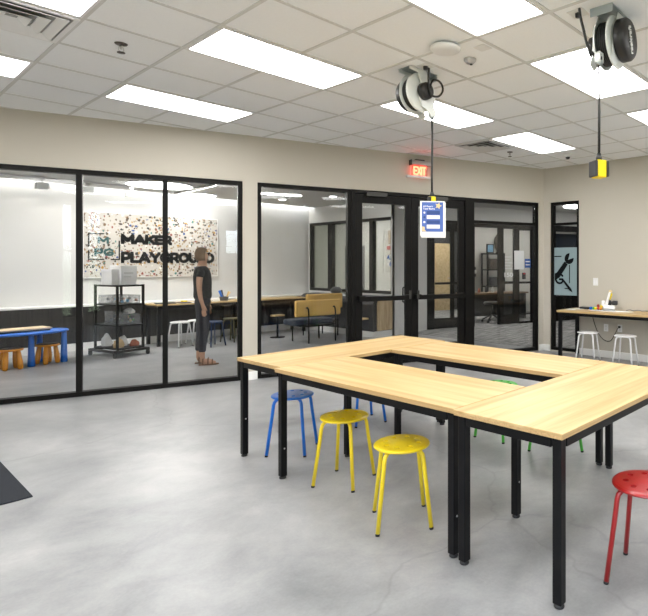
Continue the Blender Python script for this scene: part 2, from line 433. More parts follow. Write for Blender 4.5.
# ------------------------------------------------------------------ room shell
lx = -(XR-XL)/math.cos(ANG)    # wall coordinate where the glass wall meets the left wall
yl = A(lx, 0)[1]
# floors
struct(MB().prism([(XL-.15, YB-.15), (7.80, YB-.15), (7.80, 8.45), (7.55, 8.45), (7.55, LY+.15), (XL-.15, LY+.15)], -.1, 0).build('floor', M['concrete']), 'polished grey concrete floor of workshop and lobby', 'floor')
struct(MB().box(7.80, 16, 1.0, 18, -.1, .003).build('floor', M['carpet']), 'grey streaked plank carpet beyond the glass doors', 'floor')
# ceiling of the room
struct(MB().prism([(XL-.1, YB-.1), (XR+.1, YB-.1), (XR+.1, 4.9), A(0, .05)[:2], A(lx-.1, .05)[:2]], HC, HC+.1).build('ceiling', M['tile']), 'white acoustic tile ceiling of the workshop', 'ceiling')
OX, OY, T = 1.0997, 4.8871, .61
def wy(x): return K[1]+(x-K[0])*math.tan(ANG)
g = MB()
for i in range(-6, 12):
    x = OX+T*i
    if XL < x < XR: g.box(x-.012, x+.012, YB, wy(x)-.01, HC-.006, HC)
for j in range(-14, 7):
    y = OY+T*j
    if YB < y < yl:
        xe = min(XR, K[0]+(y-K[1])/math.tan(ANG))-.02
        g.box(XL, xe, y-.012, y+.012, HC-.0055, HC)
struct(g.build('trim_1', M['tbar']), 'suspended ceiling grid bars', 'trim')
# walls
def wallwin(name, m, axis, pos, t, a0, a1, z0, z1, holes, lab):
    """wall slab with rectangular holes; axis 'x' = wall along x at y=pos..pos+t, 'y' = wall along y at x=pos..pos+t"""
    b = MB(); cuts = sorted({a0, a1, *[h[0] for h in holes], *[h[1] for h in holes]})
    for p, q in zip(cuts, cuts[1:]):
        mid = (p+q)/2; hs = sorted([(h[2], h[3]) for h in holes if h[0] < mid < h[1]])
        z = z0
        for u, v in hs+[(z1, z1)]:
            if u > z+1e-4:
                if axis == 'x': b.box(p, q, pos, pos+t, z, u)
                else: b.box(pos, pos+t, p, q, z, u)
            z = max(z, v)
    bmesh.ops.remove_doubles(b.bm, verts=b.bm.verts, dist=1e-5)
    return b
FZ = 2.488                     # top of the black frames
PX = [(-7.12, -4.657), (-4.487, -.095)]
b = wallwin('wall_back', M['wall'], 'x', 0, WT, lx, 0, 0, HC+.05, [(a, c, 0, FZ) for a, c in PX], '')
struct(b.build('wall_front', M['wall'], loc=K, rotz=ANG), 'beige wall around the black framed glass', 'wall')
WR = (4.266, 4.809)
struct(wallwin('', 0, 'y', XR, .12, YB, 4.944, 0, HC+.05, [(WR[0], WR[1], .02, FZ)], '').build('wall_right', M['wall']), 'beige right wall with narrow window', 'wall')
LWN = [(-.23, .32), (-1.50, -.73)]
struct(wallwin('', 0, 'y', XL-.12, .12, YB, LY+.1, 0, HC+.05, [(a, c, .25, 2.85) for a, c in LWN], '').build('wall_left', M['wall']), 'beige wall left of the camera', 'wall')
struct(wallwin('', 0, 'x', YB-.12, .12, XL-.12, XR+.12, 0, HC+.05, [(.35, .75, 1.75, 2.5)], '').build('wall_back', M['wall']), 'beige wall behind the camera', 'wall')
# baseboards
def bbA(x0, x1):
    return MB().box(x0, x1, -.014, 0, 0, .105)
struct(bbA(-4.657, -4.487).build('baseboard_front', M['white'], loc=K, rotz=ANG, bevel=.003), 'white baseboard on the pier between the glass walls', 'baseboard')
struct(bbA(-.095, -.003).build('baseboard_front', M['white'], loc=K, rotz=ANG, bevel=.003), 'short white baseboard in the far corner', 'baseboard')
struct(bbA(lx, -7.12).build('baseboard_front', M['white'], loc=K, rotz=ANG, bevel=.003), 'white baseboard at the left end of the glass wall', 'baseboard')
struct(MB().box(XR-.014, XR, WR[1], 4.93, 0, .105).box(XR-.014, XR, YB, WR[0], 0, .105).build('baseboard_right', M['white'], bevel=.003), 'white baseboard along the right wall', 'baseboard')

# lobby shell
lob = [A(lx, WT)[:2], A(0, WT)[:2], (7.80, 5.02), (16, 1.0), (16, 12), (8.6, 12), (8.6, 8.6), (7.5, 8.6), (7.5, 11.12), (XL, 11.12)]
struct(MB().prism([A(lx, WT)[:2], A(.12, WT)[:2], (7.81, 8.45), (7.42, 8.45), (7.42, 11.1), (XL, 11.1)], LC, LC+.05).build('ceiling', M['lwall']), 'white plaster ceiling of the lobby', 'ceiling')
struct(MB().prism([(7.81, 1.0), (16, 1.0), (16, 14), (10.8, 14), (7.45, 14), (7.45, 8.45), (7.81, 8.45)], LC, LC+.05).build('ceiling', M['lwall']), 'white plaster ceiling over the carpet', 'ceiling')
struct(MB().box(XL, 7.42, 11.1, LY+.1, 3.0, 3.05).box(XL, 7.42, 11.06, 11.1, LC+.05, 3.0).build('ceiling', M['lwall']), 'raised slot in the lobby ceiling over the sign wall', 'ceiling')
cv = thing('cove_light', 'bright hidden strip light washing the wall above the collage sign', 'strip light', (2.7, 11.17, 2.93))
box('housing', M['whitem'], cv, -4.6, 4.6, -.05, .0, 0, .05)
box('led_strip', M['cove'], cv, -4.6, 4.6, .0, .03, .015, .04)
struct(MB().box(XL, 7.47, LY, LY+.1, 0, 3.05).build('wall_lobby', M['lwall']), 'white lobby wall behind the collage sign', 'wall')
struct(MB().box(XL, 7.3, LY-.35, LY-.336, 0, .13).build('baseboard_lobby', M['white']), 'white baseboard under the dark lobby ledge', 'baseboard')
# glazed partition of the office, facing the lobby (x = 7.35)
GX = 7.35
struct(wallwin('', 0, 'y', GX, .1, 8.31, LY, 0, LC+.05, [(8.372, 11.32, .84, 2.43)], '').build('wall_office', M['lwall']), 'white wall above and below the office glazing', 'wall')
struct(MB().prism([(GX, 8.31), (8.47, 8.50), (8.44, 8.60), (GX, 8.41)], 0, LC+.05).build('wall_passage', M['lwall']), 'white wall between office glazing and the far doors', 'wall')
struct(MB().box(9.9, 10.0, 10.05, 16, 0, LC).prism([(8.40, 8.62), (8.47, 8.56), (10.0, 10.05), (9.9, 10.08)], 0, LC).build('wall_office', M['pale']), 'pale inner walls of the glazed office', 'wall')
struct(MB().box(7.45, 9.9, 15.9, 16, 0, LC).build('wall_office', M['pale']), 'pale far end wall of the office', 'wall')
struct(MB().box(7.35, 7.45, LY+.1, 16, 0, LC).build('wall_office', M['pale']), 'pale side wall of the office', 'wall')
struct(MB().box(7.45, 10, 8.6, 16, LC, LC+.05).build('ceiling', M['lwall']), 'white office ceiling', 'ceiling')

wn = [0]
def window(parent_loc, rotz, label, x0, x1, z0, z1, mull, y0=.02, y1=.11, fw=.05, glass=True, rails=(), inner=None, depthpane=.055, name=None, fr=None):
    """a framed window in local x/z with mullions at the x positions of mull (lists of (x, w))"""
    wn[0] += 1
    w = sempty('window_%d' % wn[0], label, 'window', parent_loc, rotz)
    f = MB().box(x0, x0+fw, y0, y1, z0, z1).box(x1-fw, x1, y0, y1, z0, z1).box(x0+fw, x1-fw, y0, y1, z1-fw, z1).box(x0+fw, x1-fw, y0, y1, z0, z0+fw)
    f.build('window_frame', M['black'] if not fr else fr, w, bevel=.002)
    xs = [x0+fw]
    for x, mw in mull:
        box('mullion', M['black'] if not fr else fr, w, x, x+mw, y0, y1, z0+fw, z1-fw, bevel=.002); xs += [x, x+mw]
    for (ra, rb, rz, rh) in rails:
        box('rail', M['black'] if not fr else fr, w, ra, rb, y0, y1, rz, rz+rh, bevel=.002)
    xs.append(x1-fw)
    for k in range(0, len(xs), 2):
        segs = [z0+fw]
        for (ra, rb, rz, rh) in rails:
            if ra <= (xs[k]+xs[k+1])/2 <= rb: segs += [rz, rz+rh]
        segs.append(z1-fw)
        for q in range(0, len(segs), 2):
            box('pane', M['glass'], w, xs[k], xs[k+1], depthpane, depthpane+.008, segs[q], segs[q+1])
    return w

# glass wall, left run
window(K, ANG, 'wide black framed glass wall left, three tall panes before the play area', -7.12, -4.657, 0, FZ, [(-6.32, .055), (-5.512, .055)], fw=.052)
# glass wall, right run: pane, double door, side light with transom
DH = 2.488
window(K, ANG, 'tall black framed pane left of the double doors', -4.487, -3.287, 0, FZ, [], fw=.048)
dn = [0]
def struct_door(loc, rotz, label):
    dn[0] += 1
    return sempty('door_%d' % dn[0], label, 'door', loc, rotz)
fr = MB().box(-3.287, -3.235, .0, .12, 0, FZ).box(-1.50, -1.386, .0, .12, 0, FZ).box(-3.235, -1.50, .0, .12, FZ-.05, FZ).build('trim_2', M['black'], loc=K, rotz=ANG, bevel=.002)
struct(fr, 'black metal frame around the double doors', 'trim')
def leaf(x0, x1, label, pull_side, zt=FZ-.055, stile=.10, st2=.10):
    d = struct_door(K, ANG, label)
    y0, y1 = .025, .075
    MB().box(x0, x0+stile, y0, y1, .012, zt).box(x1-st2, x1, y0, y1, .012, zt).box(x0+stile, x1-st2, y0, y1, zt-.12, zt).box(x0+stile, x1-st2, y0, y1, .012, .26).build('door_frame', M['black'], d, bevel=.003)
    box('glass_pane', M['glass'], d, x0+stile, x1-st2, .046, .054, .26, zt-.12)
    # push bar on the room side
    pb = MB().box(x0+.03, x1-.03, -.06, -.012, .935, 1.0).box(x0+.03, x0+.12, -.055, y0, .945, 1.01).box(x1-.12, x1-.03, -.055, y0, .945, 1.01)
    pb.build('push_bar', M['black'], d, bevel=.004)
    xs = x1-.06 if pull_side > 0 else x0+.06
    sg = -1 if pull_side > 0 else 1
    MB().tube([(xs, y1, .88), (xs, y1+.05, .88), (xs+sg*.03, y1+.07, .90), (xs+sg*.03, y1+.07, 1.10), (xs, y1+.05, 1.12), (xs, y1, 1.12)], .011).build('pull_handle', M['black'], d)
    MB().box(xs-.015, xs+.015, -.075, -.055, .95, 1.07).build('latch_lever', M['closer'], d, bevel=.003)
    cx = x0+.14 if pull_side > 0 else x0+.25
    c = MB().box(cx, cx+.30, -.055, y0, zt-.03, zt+.03).build('door_closer', M['closer'], d, bevel=.004)
    MB().tube([(cx+.06, -.03, zt+.03), (cx+.07, -.03, zt+.045), (cx+.38, -.02, zt+.045)], .008).build('closer_arm', M['black'], c)
    return d
leaf(-3.225, -2.385, 'left glazed leaf of the black double doors, with push bar', 1)
leaf(-2.378, -1.508, 'right glazed leaf of the black double doors, behind the hanging sign', -1)
window(K, ANG, 'tall black side light right of the doors, with transom bar', -1.386, -.095, 0, FZ, [], fw=.055, rails=[(-1.331, -.15, 2.10, .045)])
# right wall narrow window (local x runs along -y of the world)
w = window((XR, 4.809, 0), -PI/2, 'narrow black framed window in the right wall with wrench decal', 0, .543, .02, FZ, [], y0=.02, y1=.10, fw=.05, rails=[(.05, .493, 2.10, .04)])
# frosted decal of the workshop sign on it: local x = 4.809 - y
dc = box('frosted_film', M['decal'], w, .05, .493, .048, .052, .94, 1.73, label='frosted pale blue film with black wrench mark')
def poly_obj(name, pts, m, parent, y, t=.002, axis='y', label=None):
    return MB().prism(pts, y, y+t, axis=axis).build(name, m, parent, label=label)
# wrench: jaws top right, handle down to the left
wr = []
cx, cz, rr = .335, 1.545, .085
a0 = R(45)
for k in range(0, 19):
    a = a0+R(38)+R(284)*k/18
    wr.append((cx+rr*math.cos(a), cz+rr*math.sin(a)*1.05))
inn = [(cx+.040*math.cos(a0-R(45)), cz+.040*math.sin(a0-R(45))), (cx-.02, cz-.02), (cx+.040*math.cos(a0+R(45)), cz+.040*math.sin(a0+R(45)))]
poly_obj('wrench_mark', wr+inn, M['ink'], w, .044)
poly_obj('wrench_mark', [(.25, 1.50), (.31, 1.45), (.155, 1.235), (.06, 1.18), (.06, 1.30), (.10, 1.315)], M['ink'], w, .0445)
letters('lettering', 'G', M['ink'], w, .065, .044, 1.12, .17, .18, .032, depth=.003)
poly_obj('pencil_mark', [(.19, 1.20), (.215, 1.22), (.375, 1.05), (.40, .99), (.345, 1.02)], M['ink'], w, .0437)
poly_obj('bracket_mark', [(.335, 1.14), (.335, 1.44), (.350, 1.44), (.350, 1.14)], M['ink'], w, .0436)
poly_obj('bracket_mark', [(.25, 1.045), (.25, 1.06), (.34, 1.06), (.34, 1.045)], M['ink'], w, .0436)
poly_obj('bracket_mark', [(.055, 1.575), (.055, 1.592), (.19, 1.592), (.19, 1.575)], M['ink'], w, .0436)
# windows behind the camera
for (a, c), q in zip(LWN, ('window in the left wall nearer the glass wall', 'second window in the left wall')):
    window((XL-.12, a, 0), PI/2, q, 0, c-a, .25, 2.85, [], y0=-.1, y1=-.04, fw=.04, depthpane=-.07, rails=[(.04, c-a-.04, 1.75, .04)])
window((0, YB-.12, 0), 0, 'small window behind the camera', .35, .75, 1.75, 2.5, [], y0=.02, y1=.08, fw=.04)

# office glazing in the lobby: local x along -y, frame at x=7.35
window((GX+.005, 11.32, 0), -PI/2, 'black framed office glazing above the long black bench', 0, 2.948, .84, 2.43,
       [(.72, .16), (1.47, .10), (2.20, .12)], y0=.0, y1=.09, fw=.06)
# pieces seen in the office, and lamps added to light it
o = sempty('door_3', 'dark office door seen through the glazing', 'door', (9.88, 13.38, 0), -PI/2)
MB().box(0, .9, 0, .05, 0, 2.0).build('door_leaf', M['dkgrey'], o, bevel=.003)
MB().box(.35, .5, -.02, 0, .45, 1.05).build('door_lite', M['pale'], o)
o = sempty('door_4', 'dark office door at the right end of the glazing', 'door', (9.88, 11.05, 0), -PI/2)
MB().box(0, .6, 0, .05, 0, 2.05).build('door_leaf', M['dkgrey'], o, bevel=.003)
tag(box('wall_notice', M['notice'], None, 9.87, 9.9, 11.06, 11.42, 2.02, 2.40), 'beige printed notice high on the office wall', 'notice')
tag(box('fire_alarm', M['firered'], None, 9.85, 9.9, 11.36, 11.46, 1.86, 1.96, bevel=.01), 'small red fire alarm on the office wall', 'fire alarm')
t = thing('wall_art', 'blue and white wall ornament on the office wall under the fire alarm', 'wall art', (9.86, 11.3, 1.56))
for k in range(7):
    a = k*.9
    MB().lathe([(0, -.05), (.06, -.03), (.075, 0), (.06, .03), (0, .05)], (0, .1*math.cos(a), .11*math.sin(a)), n=12, axis='x').build('petal', M['bnotice'] if k % 2 else M['white'], t)
for yy, lab in ((10.0, 'added round lamp on the office ceiling, nearer'), (12.2, 'added round lamp on the office ceiling, farther')):
    lg = thing('ceiling_light', lab, 'ceiling light', (8.7, yy, LC))  # lamp put in to brighten the office walls
    MB().lathe([(0, -.06), (.38, -.06), (.4, -.05), (.4, 0)], n=32).build('diffuser', M['ldiff'], lg)

# ------------------------------------------------------------------ far storefront, 3.6 m behind the glass wall and parallel to it
D = 3.6
sf = MB()
sf.box(-.56, -.342, D, D+.08, 0, 2.45)                     # post between white wall and door
sf.box(-.342, 6.5, D, D+.08, 2.33, 2.45)                   # header
sf.box(.62, .70, D, D+.08, 0, 2.33)
sf.box(2.36, 3.0, D, D+.08, 0, 2.33)
sf.box(3.0, 6.5, D, D+.08, 0, .6)
sf.box(3.85, 4.0, D, D+.08, .6, 2.33)
struct(sf.build('trim_3', M['black'], loc=K, rotz=ANG, bevel=.003), 'black metal frame of the far storefront', 'trim')
struct(MB().box(-.6, 6.5, D-.02, D+.1, 2.45, LC+.02).build('wall_storefront', M['lwall'], loc=K, rotz=ANG), 'white bulkhead above the far storefront', 'wall')
d = sempty('door_5', 'black glazed door standing beyond the right door leaf', 'door', K, ANG)
MB().box(-.342, -.33, D+.01, D+.06, .01, 2.33).box(.075, .17, D+.01, D+.06, .01, 2.33).box(.38, .62, D+.01, D+.06, .01, 2.33).box(-.33, .075, D+.01, D+.06, .01, .24).box(.17, .38, D+.01, D+.06, .01, .24).box(-.33, .075, D+.01, D+.06, 2.2, 2.33).box(.17, .38, D+.01, D+.06, 2.2, 2.33).build('door_frame', M['black'], d, bevel=.003)
box('glass_pane', M['glass'], d, -.33, .38, D+.03, D+.038, .24, 2.2)
box('push_bar', M['black'], d, -.33, .40, D-.04, D, 1.0, 1.05, bevel=.005)
d = sempty('door_6', 'black glazed door numbered 150', 'door', K, ANG)
MB().box(1.35, 1.505, D+.01, D+.06, .01, 2.45).box(1.795, 1.913, D+.01, D+.06, .01, 2.33).box(1.505, 1.795, D+.01, D+.06, .01, .24).box(1.505, 1.795, D+.01, D+.06, 2.32, 2.45).box(1.505, 1.795, D+.01, D+.06, .98, 1.04).build('door_frame', M['black'], d, bevel=.003)
box('glass_pane', M['glass'], d, 1.505, 1.795, D+.03, D+.038, .24, 2.32)
text('room_number', '150', .13, M['paper'], d, (1.515, D-.004, 1.145), height=.11, width=.25, bold=.004)
pl = MB()
for k in range(5): pl.box(1.53, 1.53+(.20, .16, .22, .14, .18)[k], D-.004, D-.001, 1.34+.07*k, 1.365+.07*k)
pl.build('printed_lines', M['tbar'], d)
d = window(K, ANG, 'black side light beside the door numbered 150', 1.913, 2.36, 0, 2.34, [], y0=D+.0, y1=D+.06, fw=.045, depthpane=D+.03, rails=[(1.958, 2.315, .22, .02), (1.958, 2.315, .98, .05)])
pn = thing('wall_notice', 'large white sheet taped to the glass by door 150', 'notice', A(1.795, D-.01), ANG)
box('sheet', M['paper'], pn, 0, .285, -.006, 0, 1.33, 1.79)
pn = thing('wall_notice', 'small blue and white notice on the far side light', 'notice', A(2.11, D-.01), ANG)
box('sheet', M['bnotice'], pn, 0, .17, -.006, 0, 1.37, 1.59)
MB().box(.02, .15, -.009, -.006, 1.51, 1.535).box(.02, .15, -.009, -.006, 1.43, 1.455).build('printed_lines', M['paper'], pn)
pn = thing('card_reader', 'small black card reader with red light on the door frame', 'card reader', A(2.015, D-.02), ANG)
box('body', M['blackp'], pn, 0, .10, -.03, 0, 1.09, 1.25, bevel=.01)
box('indicator', M['firered'], pn, .02, .08, -.035, -.03, 1.21, 1.24)
# dark glazed part seen through the narrow right window
d = window(K, ANG, 'dark far glazing seen through the wrench decal window', 3.0, 3.85, .6, 2.34, [], y0=D, y1=D+.06, fw=.04, depthpane=D+.03)
tag(MB().box(0, 1.6, 0, .1, 0, 2.28).build('dark_board', M['bluedk'], loc=A(3.0, D+.5), rotz=ANG, bevel=.01), 'added dark blue board behind the far glazing', 'cabinet')  # plain board put in to fill the dark blue area behind the glass
# rooms behind the storefront
struct(MB().box(-.5, 3.3, 8.1, 8.2, 0, LC).build('wall_rear', M['dkgrey'], loc=K, rotz=ANG), 'dark wall around the wooden door', 'wall')
struct(MB().box(2.02, 8.5, 6.3, 6.4, 0, LC).prism([(2.02, 6.3), (2.12, 6.3), (3.20, 8.1), (3.10, 8.1)], 0, LC).build('wall_rear', M['pale'], loc=K, rotz=ANG), 'beige wall behind the reception desk', 'wall')
d = sempty('door_7', 'pale wooden door far beyond the right door leaf', 'door', K, ANG)
box('door_leaf', M['wooddoor'], d, 1.77, 2.36, 8.04, 8.09, 0, 2.12, bevel=.004)
MB().tube([(2.29, 8.04, 1.02), (2.29, 7.98, 1.02), (2.19, 7.98, 1.02)], .012).build('door_handle', M['alu'], d)
struct(MB().box(15.9, 16, 1.0, 14, 0, LC).box(7.81, 15.9, 1.0, 1.1, 0, LC).build('wall_corridor', M['pale']), 'pale walls closing the carpeted corridor', 'wall')
for (x, dd, lab) in [(2.6, 2.2, 'added flat round lamp in the middle of the carpeted corridor'), (1.6, 7.2, 'added flat round lamp before the far dark wall'), (4.2, 5.0, 'added flat round lamp behind the dark far glazing'), (.9, 1.9, 'added flat round lamp over the carpet beyond the doors'), (.8, 5.9, 'added flat round lamp over the far wooden door'), (2.6, 4.9, 'added flat round lamp over the reception desk'), (4.6, 2.0, 'added flat round lamp over the right end of the corridor')]:
    lg = thing('ceiling_light', lab, 'ceiling light', A(x, dd, LC))  # lamps put in to light the bulkhead, corridor and far rooms
    MB().lathe([(0, -.03), (.28, -.03), (.3, -.02), (.3, 0)], n=32).build('diffuser', M['ldiff'], lg)
# reception desk, shelf unit and what stands there
t = thing('reception_desk', 'dark reception desk with walnut top, seen through the side light', 'desk', A(1.0, 4.55), ANG)
box('desk_top', M['deskwood'], t, 0, 1.9, 0, .6, .68, .72, bevel=.004)
box('front_panel', M['blackp'], t, .05, 1.85, .1, .14, .12, .68)
box('leg', M['blackp'], t, .05, .1, .05, .55, 0, .68); box('leg', M['blackp'], t, 1.8, 1.85, .05, .55, 0, .68)
for k, (x, h, m) in enumerate([(.28, .16, 'bluedk'), (.50, .12, 'rust'), (.72, .2, 'dkgrey'), (.92, .14, 'whitep')]):
    tag(MB().lathe([(0, 0), (.035, 0), (.04, .01), (.035, h*.6), (.015, h*.8), (.015, h), (0, h)], n=16).build('bottle', M[m], loc=A(1.0+x, 4.8, .72)), ['dark blue bottle on the reception desk', 'rust red bottle on the reception desk', 'tall dark grey bottle on the reception desk', 'white bottle on the reception desk'][k], 'bottle', 'bottles on the reception desk')
t = thing('shelf_unit', 'tall open black shelf unit against the far beige wall', 'shelf', A(2.35, 5.8), ANG)
for x in (0, .56):
    for y in (0, .32): box('post', M['black'], t, x, x+.04, y, y+.04, 0, 1.78)
for z in (.3, .8, 1.28, 1.74): box('shelf', M['black'], t, 0, .6, 0, .36, z, z+.035)
t = thing('photo_frame', 'dark framed blue photo standing on the tall shelf unit', 'photo frame', A(2.42, 5.95, 1.782), ANG)
box('frame', M['black'], t, 0, .24, 0, .03, 0, .26, bevel=.004); box('picture', M['picblue'], t, .03, .21, -.004, 0, .03, .23)
tag(MB().lathe([(0, 0), (.08, 0), (.05, .06), (.10, .16), (.13, .30), (.11, .44), (.05, .54), (.03, .58), (0, .58)], n=20).build('vase', M['vase'], loc=A(2.84, 6.0, 1.782)), 'tall mottled bronze vase on the shelf unit', 'vase')
for k, z in enumerate((.337, .837, 1.317)):
    tag(MB().box(.14, .42, .06, .28, 0, .2+.05*k).build('storage_box', M[['tan', 'dkgrey', 'vase'][k]], loc=A(2.35, 5.8, z), rotz=ANG, bevel=.01), ['tan box low on the black shelf unit', 'dark grey box on the middle of the shelf unit', 'brown box high on the shelf unit'][k], 'box')
t = thing('wall_art', 'dark and white wreath ornament on the far beige wall', 'wall art', A(2.12, 6.26, 1.24), ANG)
for k in range(8):
    a = k*PI/4
    MB().lathe([(0, -.03), (.05, -.02), (.06, 0), (.05, .02), (0, .03)], (.09*math.cos(a), 0, .14*math.sin(a)), n=10, axis='y').build('leaf', M['dkgrey'] if k % 3 else M['white'], t)
t = thing('office_chair', 'low dark chair base under the reception desk', 'chair', A(1.55, 4.22), ANG)
MB().tube([(0, 0, .2), (0, 0, .45)], .03).build('column', M['blackp'], t)
for k in range(5):
    a = k*2*PI/5
    MB().tube([(0, 0, .2), (.25*math.cos(a), .25*math.sin(a), .07)], .018).lathe([(0, -.03), (.03, -.02), (.03, .02), (0, .03)], (.25*math.cos(a), .25*math.sin(a), .035), n=12, axis='x').build('leg', M['blackp'], t)
MB().lathe([(0, 0), (.2, 0), (.22, .03), (.2, .07), (0, .08)], (0, 0, .45), n=24).build('seat', M['blackp'], t)

# ------------------------------------------------------------------ ceiling lights of the room
CL = {(1, -2): 'large ceiling panel light left of the left cord reel, top middle of the picture', (1, 1): 'ceiling panel light nearest the glass wall, above the play area',
      (-2, 1): 'ceiling panel light cut by the left edge, below the air vent', (-2, -2): 'ceiling panel light at the top left beside the air vent',
      (1, -5): 'ceiling panel light at the top edge between the two cord reels', (4, -2): 'ceiling panel light right behind the left cord reel',
      (4, -5): 'ceiling panel light right behind the right cord reel', (7, -2): 'ceiling panel light nearest the corner dome camera',
      (7, -5): 'ceiling panel light cut by the right edge, beyond the right cord reel'}
proto = None
cells = [(i, j) for j in (-11, -8, -5, -2) for i in (-5, -2, 1, 4, 7)]+[(-5, 1), (-2, 1), (1, 1)]
cells.sort(key=lambda c: c not in CL)
for (i, j) in cells:
    x, y = OX+T*i, OY+T*j
    lab = CL.get((i, j), 'ceiling panel light outside the picture')
    if proto is None:
        proto = thing('ceiling_light', lab, 'ceiling light', (x, y, HC), 0, 'ceiling panel lights')
        MB().box(.0125, 1.2075, .0125, .03, -.012, -.0005).box(.0125, 1.2075, .58, .5975, -.012, -.0005).box(.0125, .03, .03, .58, -.012, -.0005).box(1.19, 1.2075, .03, .58, -.012, -.0005).build('frame', M['whitem'], proto)
        box('diffuser', M['diff'], proto, .03, 1.19, .03, .58, -.008, -.0015)
    else: dup(proto, (x, y, HC), 0, lab, 'ceiling panel lights')

# supply vent (top left), return vent (near the corner)
def vent(loc, label, m, nlou, back, sz=.585, thick=.02):
    t = thing('air_vent', label, 'air vent', loc)
    h = sz/2
    MB().box(-h, h, -h, -h+.03, -thick, -.0008).box(-h, h, h-.03, h, -thick, -.0008).box(-h, -h+.03, -h+.03, h-.03, -thick, -.0008).box(h-.03, h, -h+.03, h-.03, -thick, -.0008).build('frame', m, t, bevel=.002)
    box('backing', M[back], t, -h+.03, h-.03, -h+.03, h-.03, -.003, -.0008)
    for k in range(nlou):
        a = h-.045-k*(h-.05)/nlou; bb = a-.055
        lo, hi = -thick-.008, -.006
        f = MB()
        for q in range(4):
            c, s_ = math.cos(q*PI/2), math.sin(q*PI/2)
            pts = [(-a, -a, lo), (a, -a, lo), (bb, -bb, hi), (-bb, -bb, hi), (-a, -a, lo+.004), (a, -a, lo+.004), (bb, -bb, hi+.004), (-bb, -bb, hi+.004)]
            f.hexa([(c*x-s_*y, s_*x+c*y, z) for x, y, z in pts])
        f.build('louvre', m, t)
    return t
vent((OX-T/2, OY-T/2, HC), 'white square air vent with stepped louvres at the top left', M['whitem'], 3, 'grey')
vent((OX+T*7.5, OY-T/2, HC), 'grey slotted air vent on the ceiling near the doors', M['tbar'], 3, 'blackp')

# sprinklers
def sprinkler(loc, label):
    t = thing('sprinkler', label, 'sprinkler', loc)
    MB().lathe([(0, -.006), (.038, -.006), (.042, -.001), (.042, 0)], n=24).build('escutcheon', M['vase'], t)
    MB().tube([(0, 0, -.006), (0, 0, -.04)], .008).tube([(.012, 0, -.02), (.016, 0, -.05), (0, 0, -.065)], .003, 8).tube([(-.012, 0, -.02), (-.016, 0, -.05), (0, 0, -.065)], .003, 8).build('body', M['alu'], t)
    MB().lathe([(0, -.07), (.026, -.068), (.026, -.064), (0, -.064)], n=16).build('deflector', M['vase'], t)
sprinkler((1.40, 4.56, HC), 'bronze sprinkler head on the ceiling at the left')
sprinkler((6.22, 4.57, HC), 'bronze sprinkler head on the ceiling near the exit sign corner')
t = thing('dome_camera', 'small white dome camera with black lens near the corner', 'security camera', (6.86, 3.99, HC))
MB().lathe([(0, -.045), (.045, -.045), (.066, -.032), (.07, 0)], n=28).build('base', M['whitep'], t)
MB().lathe([(0, -.078), (.018, -.075), (.029, -.064), (.033, -.045), (0, -.044)], n=24).build('lens_dome', M['blackp'], t)
t = thing('access_point', 'flat white round wireless access point on the ceiling', 'access point', (2.90, 2.72, HC), R(20))
MB().lathe([(0, -.05), (.06, -.049), (.10, -.042), (.115, -.030), (.115, -.020), (.10, -.014), (0, -.014)], n=40).build('cover', M['whitep'], t)
MB().lathe([(0, -.014), (.07, -.014), (.07, 0), (0, 0)], n=24).build('mount', M['bluedk'], t)
t = thing('smoke_detector', 'small grey smoke detector beside the access point', 'smoke detector', (3.214, 2.751, HC))
MB().lathe([(0, -.035), (.03, -.035), (.045, -.02), (.05, -.008), (.05, 0)], n=28).build('body', M['alu'], t)
MB().lathe([(0, -.042), (.01, -.042), (.012, -.034), (0, -.034)], (.015, 0, 0), n=12).build('sensor', M['blackp'], t)
t = thing('ceiling_plate', 'small blank square plate beside the smoke detector', 'cover plate', (3.10, 2.53, HC))
box('plate', M['whitep'], t, -.05, .05, -.05, .05, -.006, 0, bevel=.002)

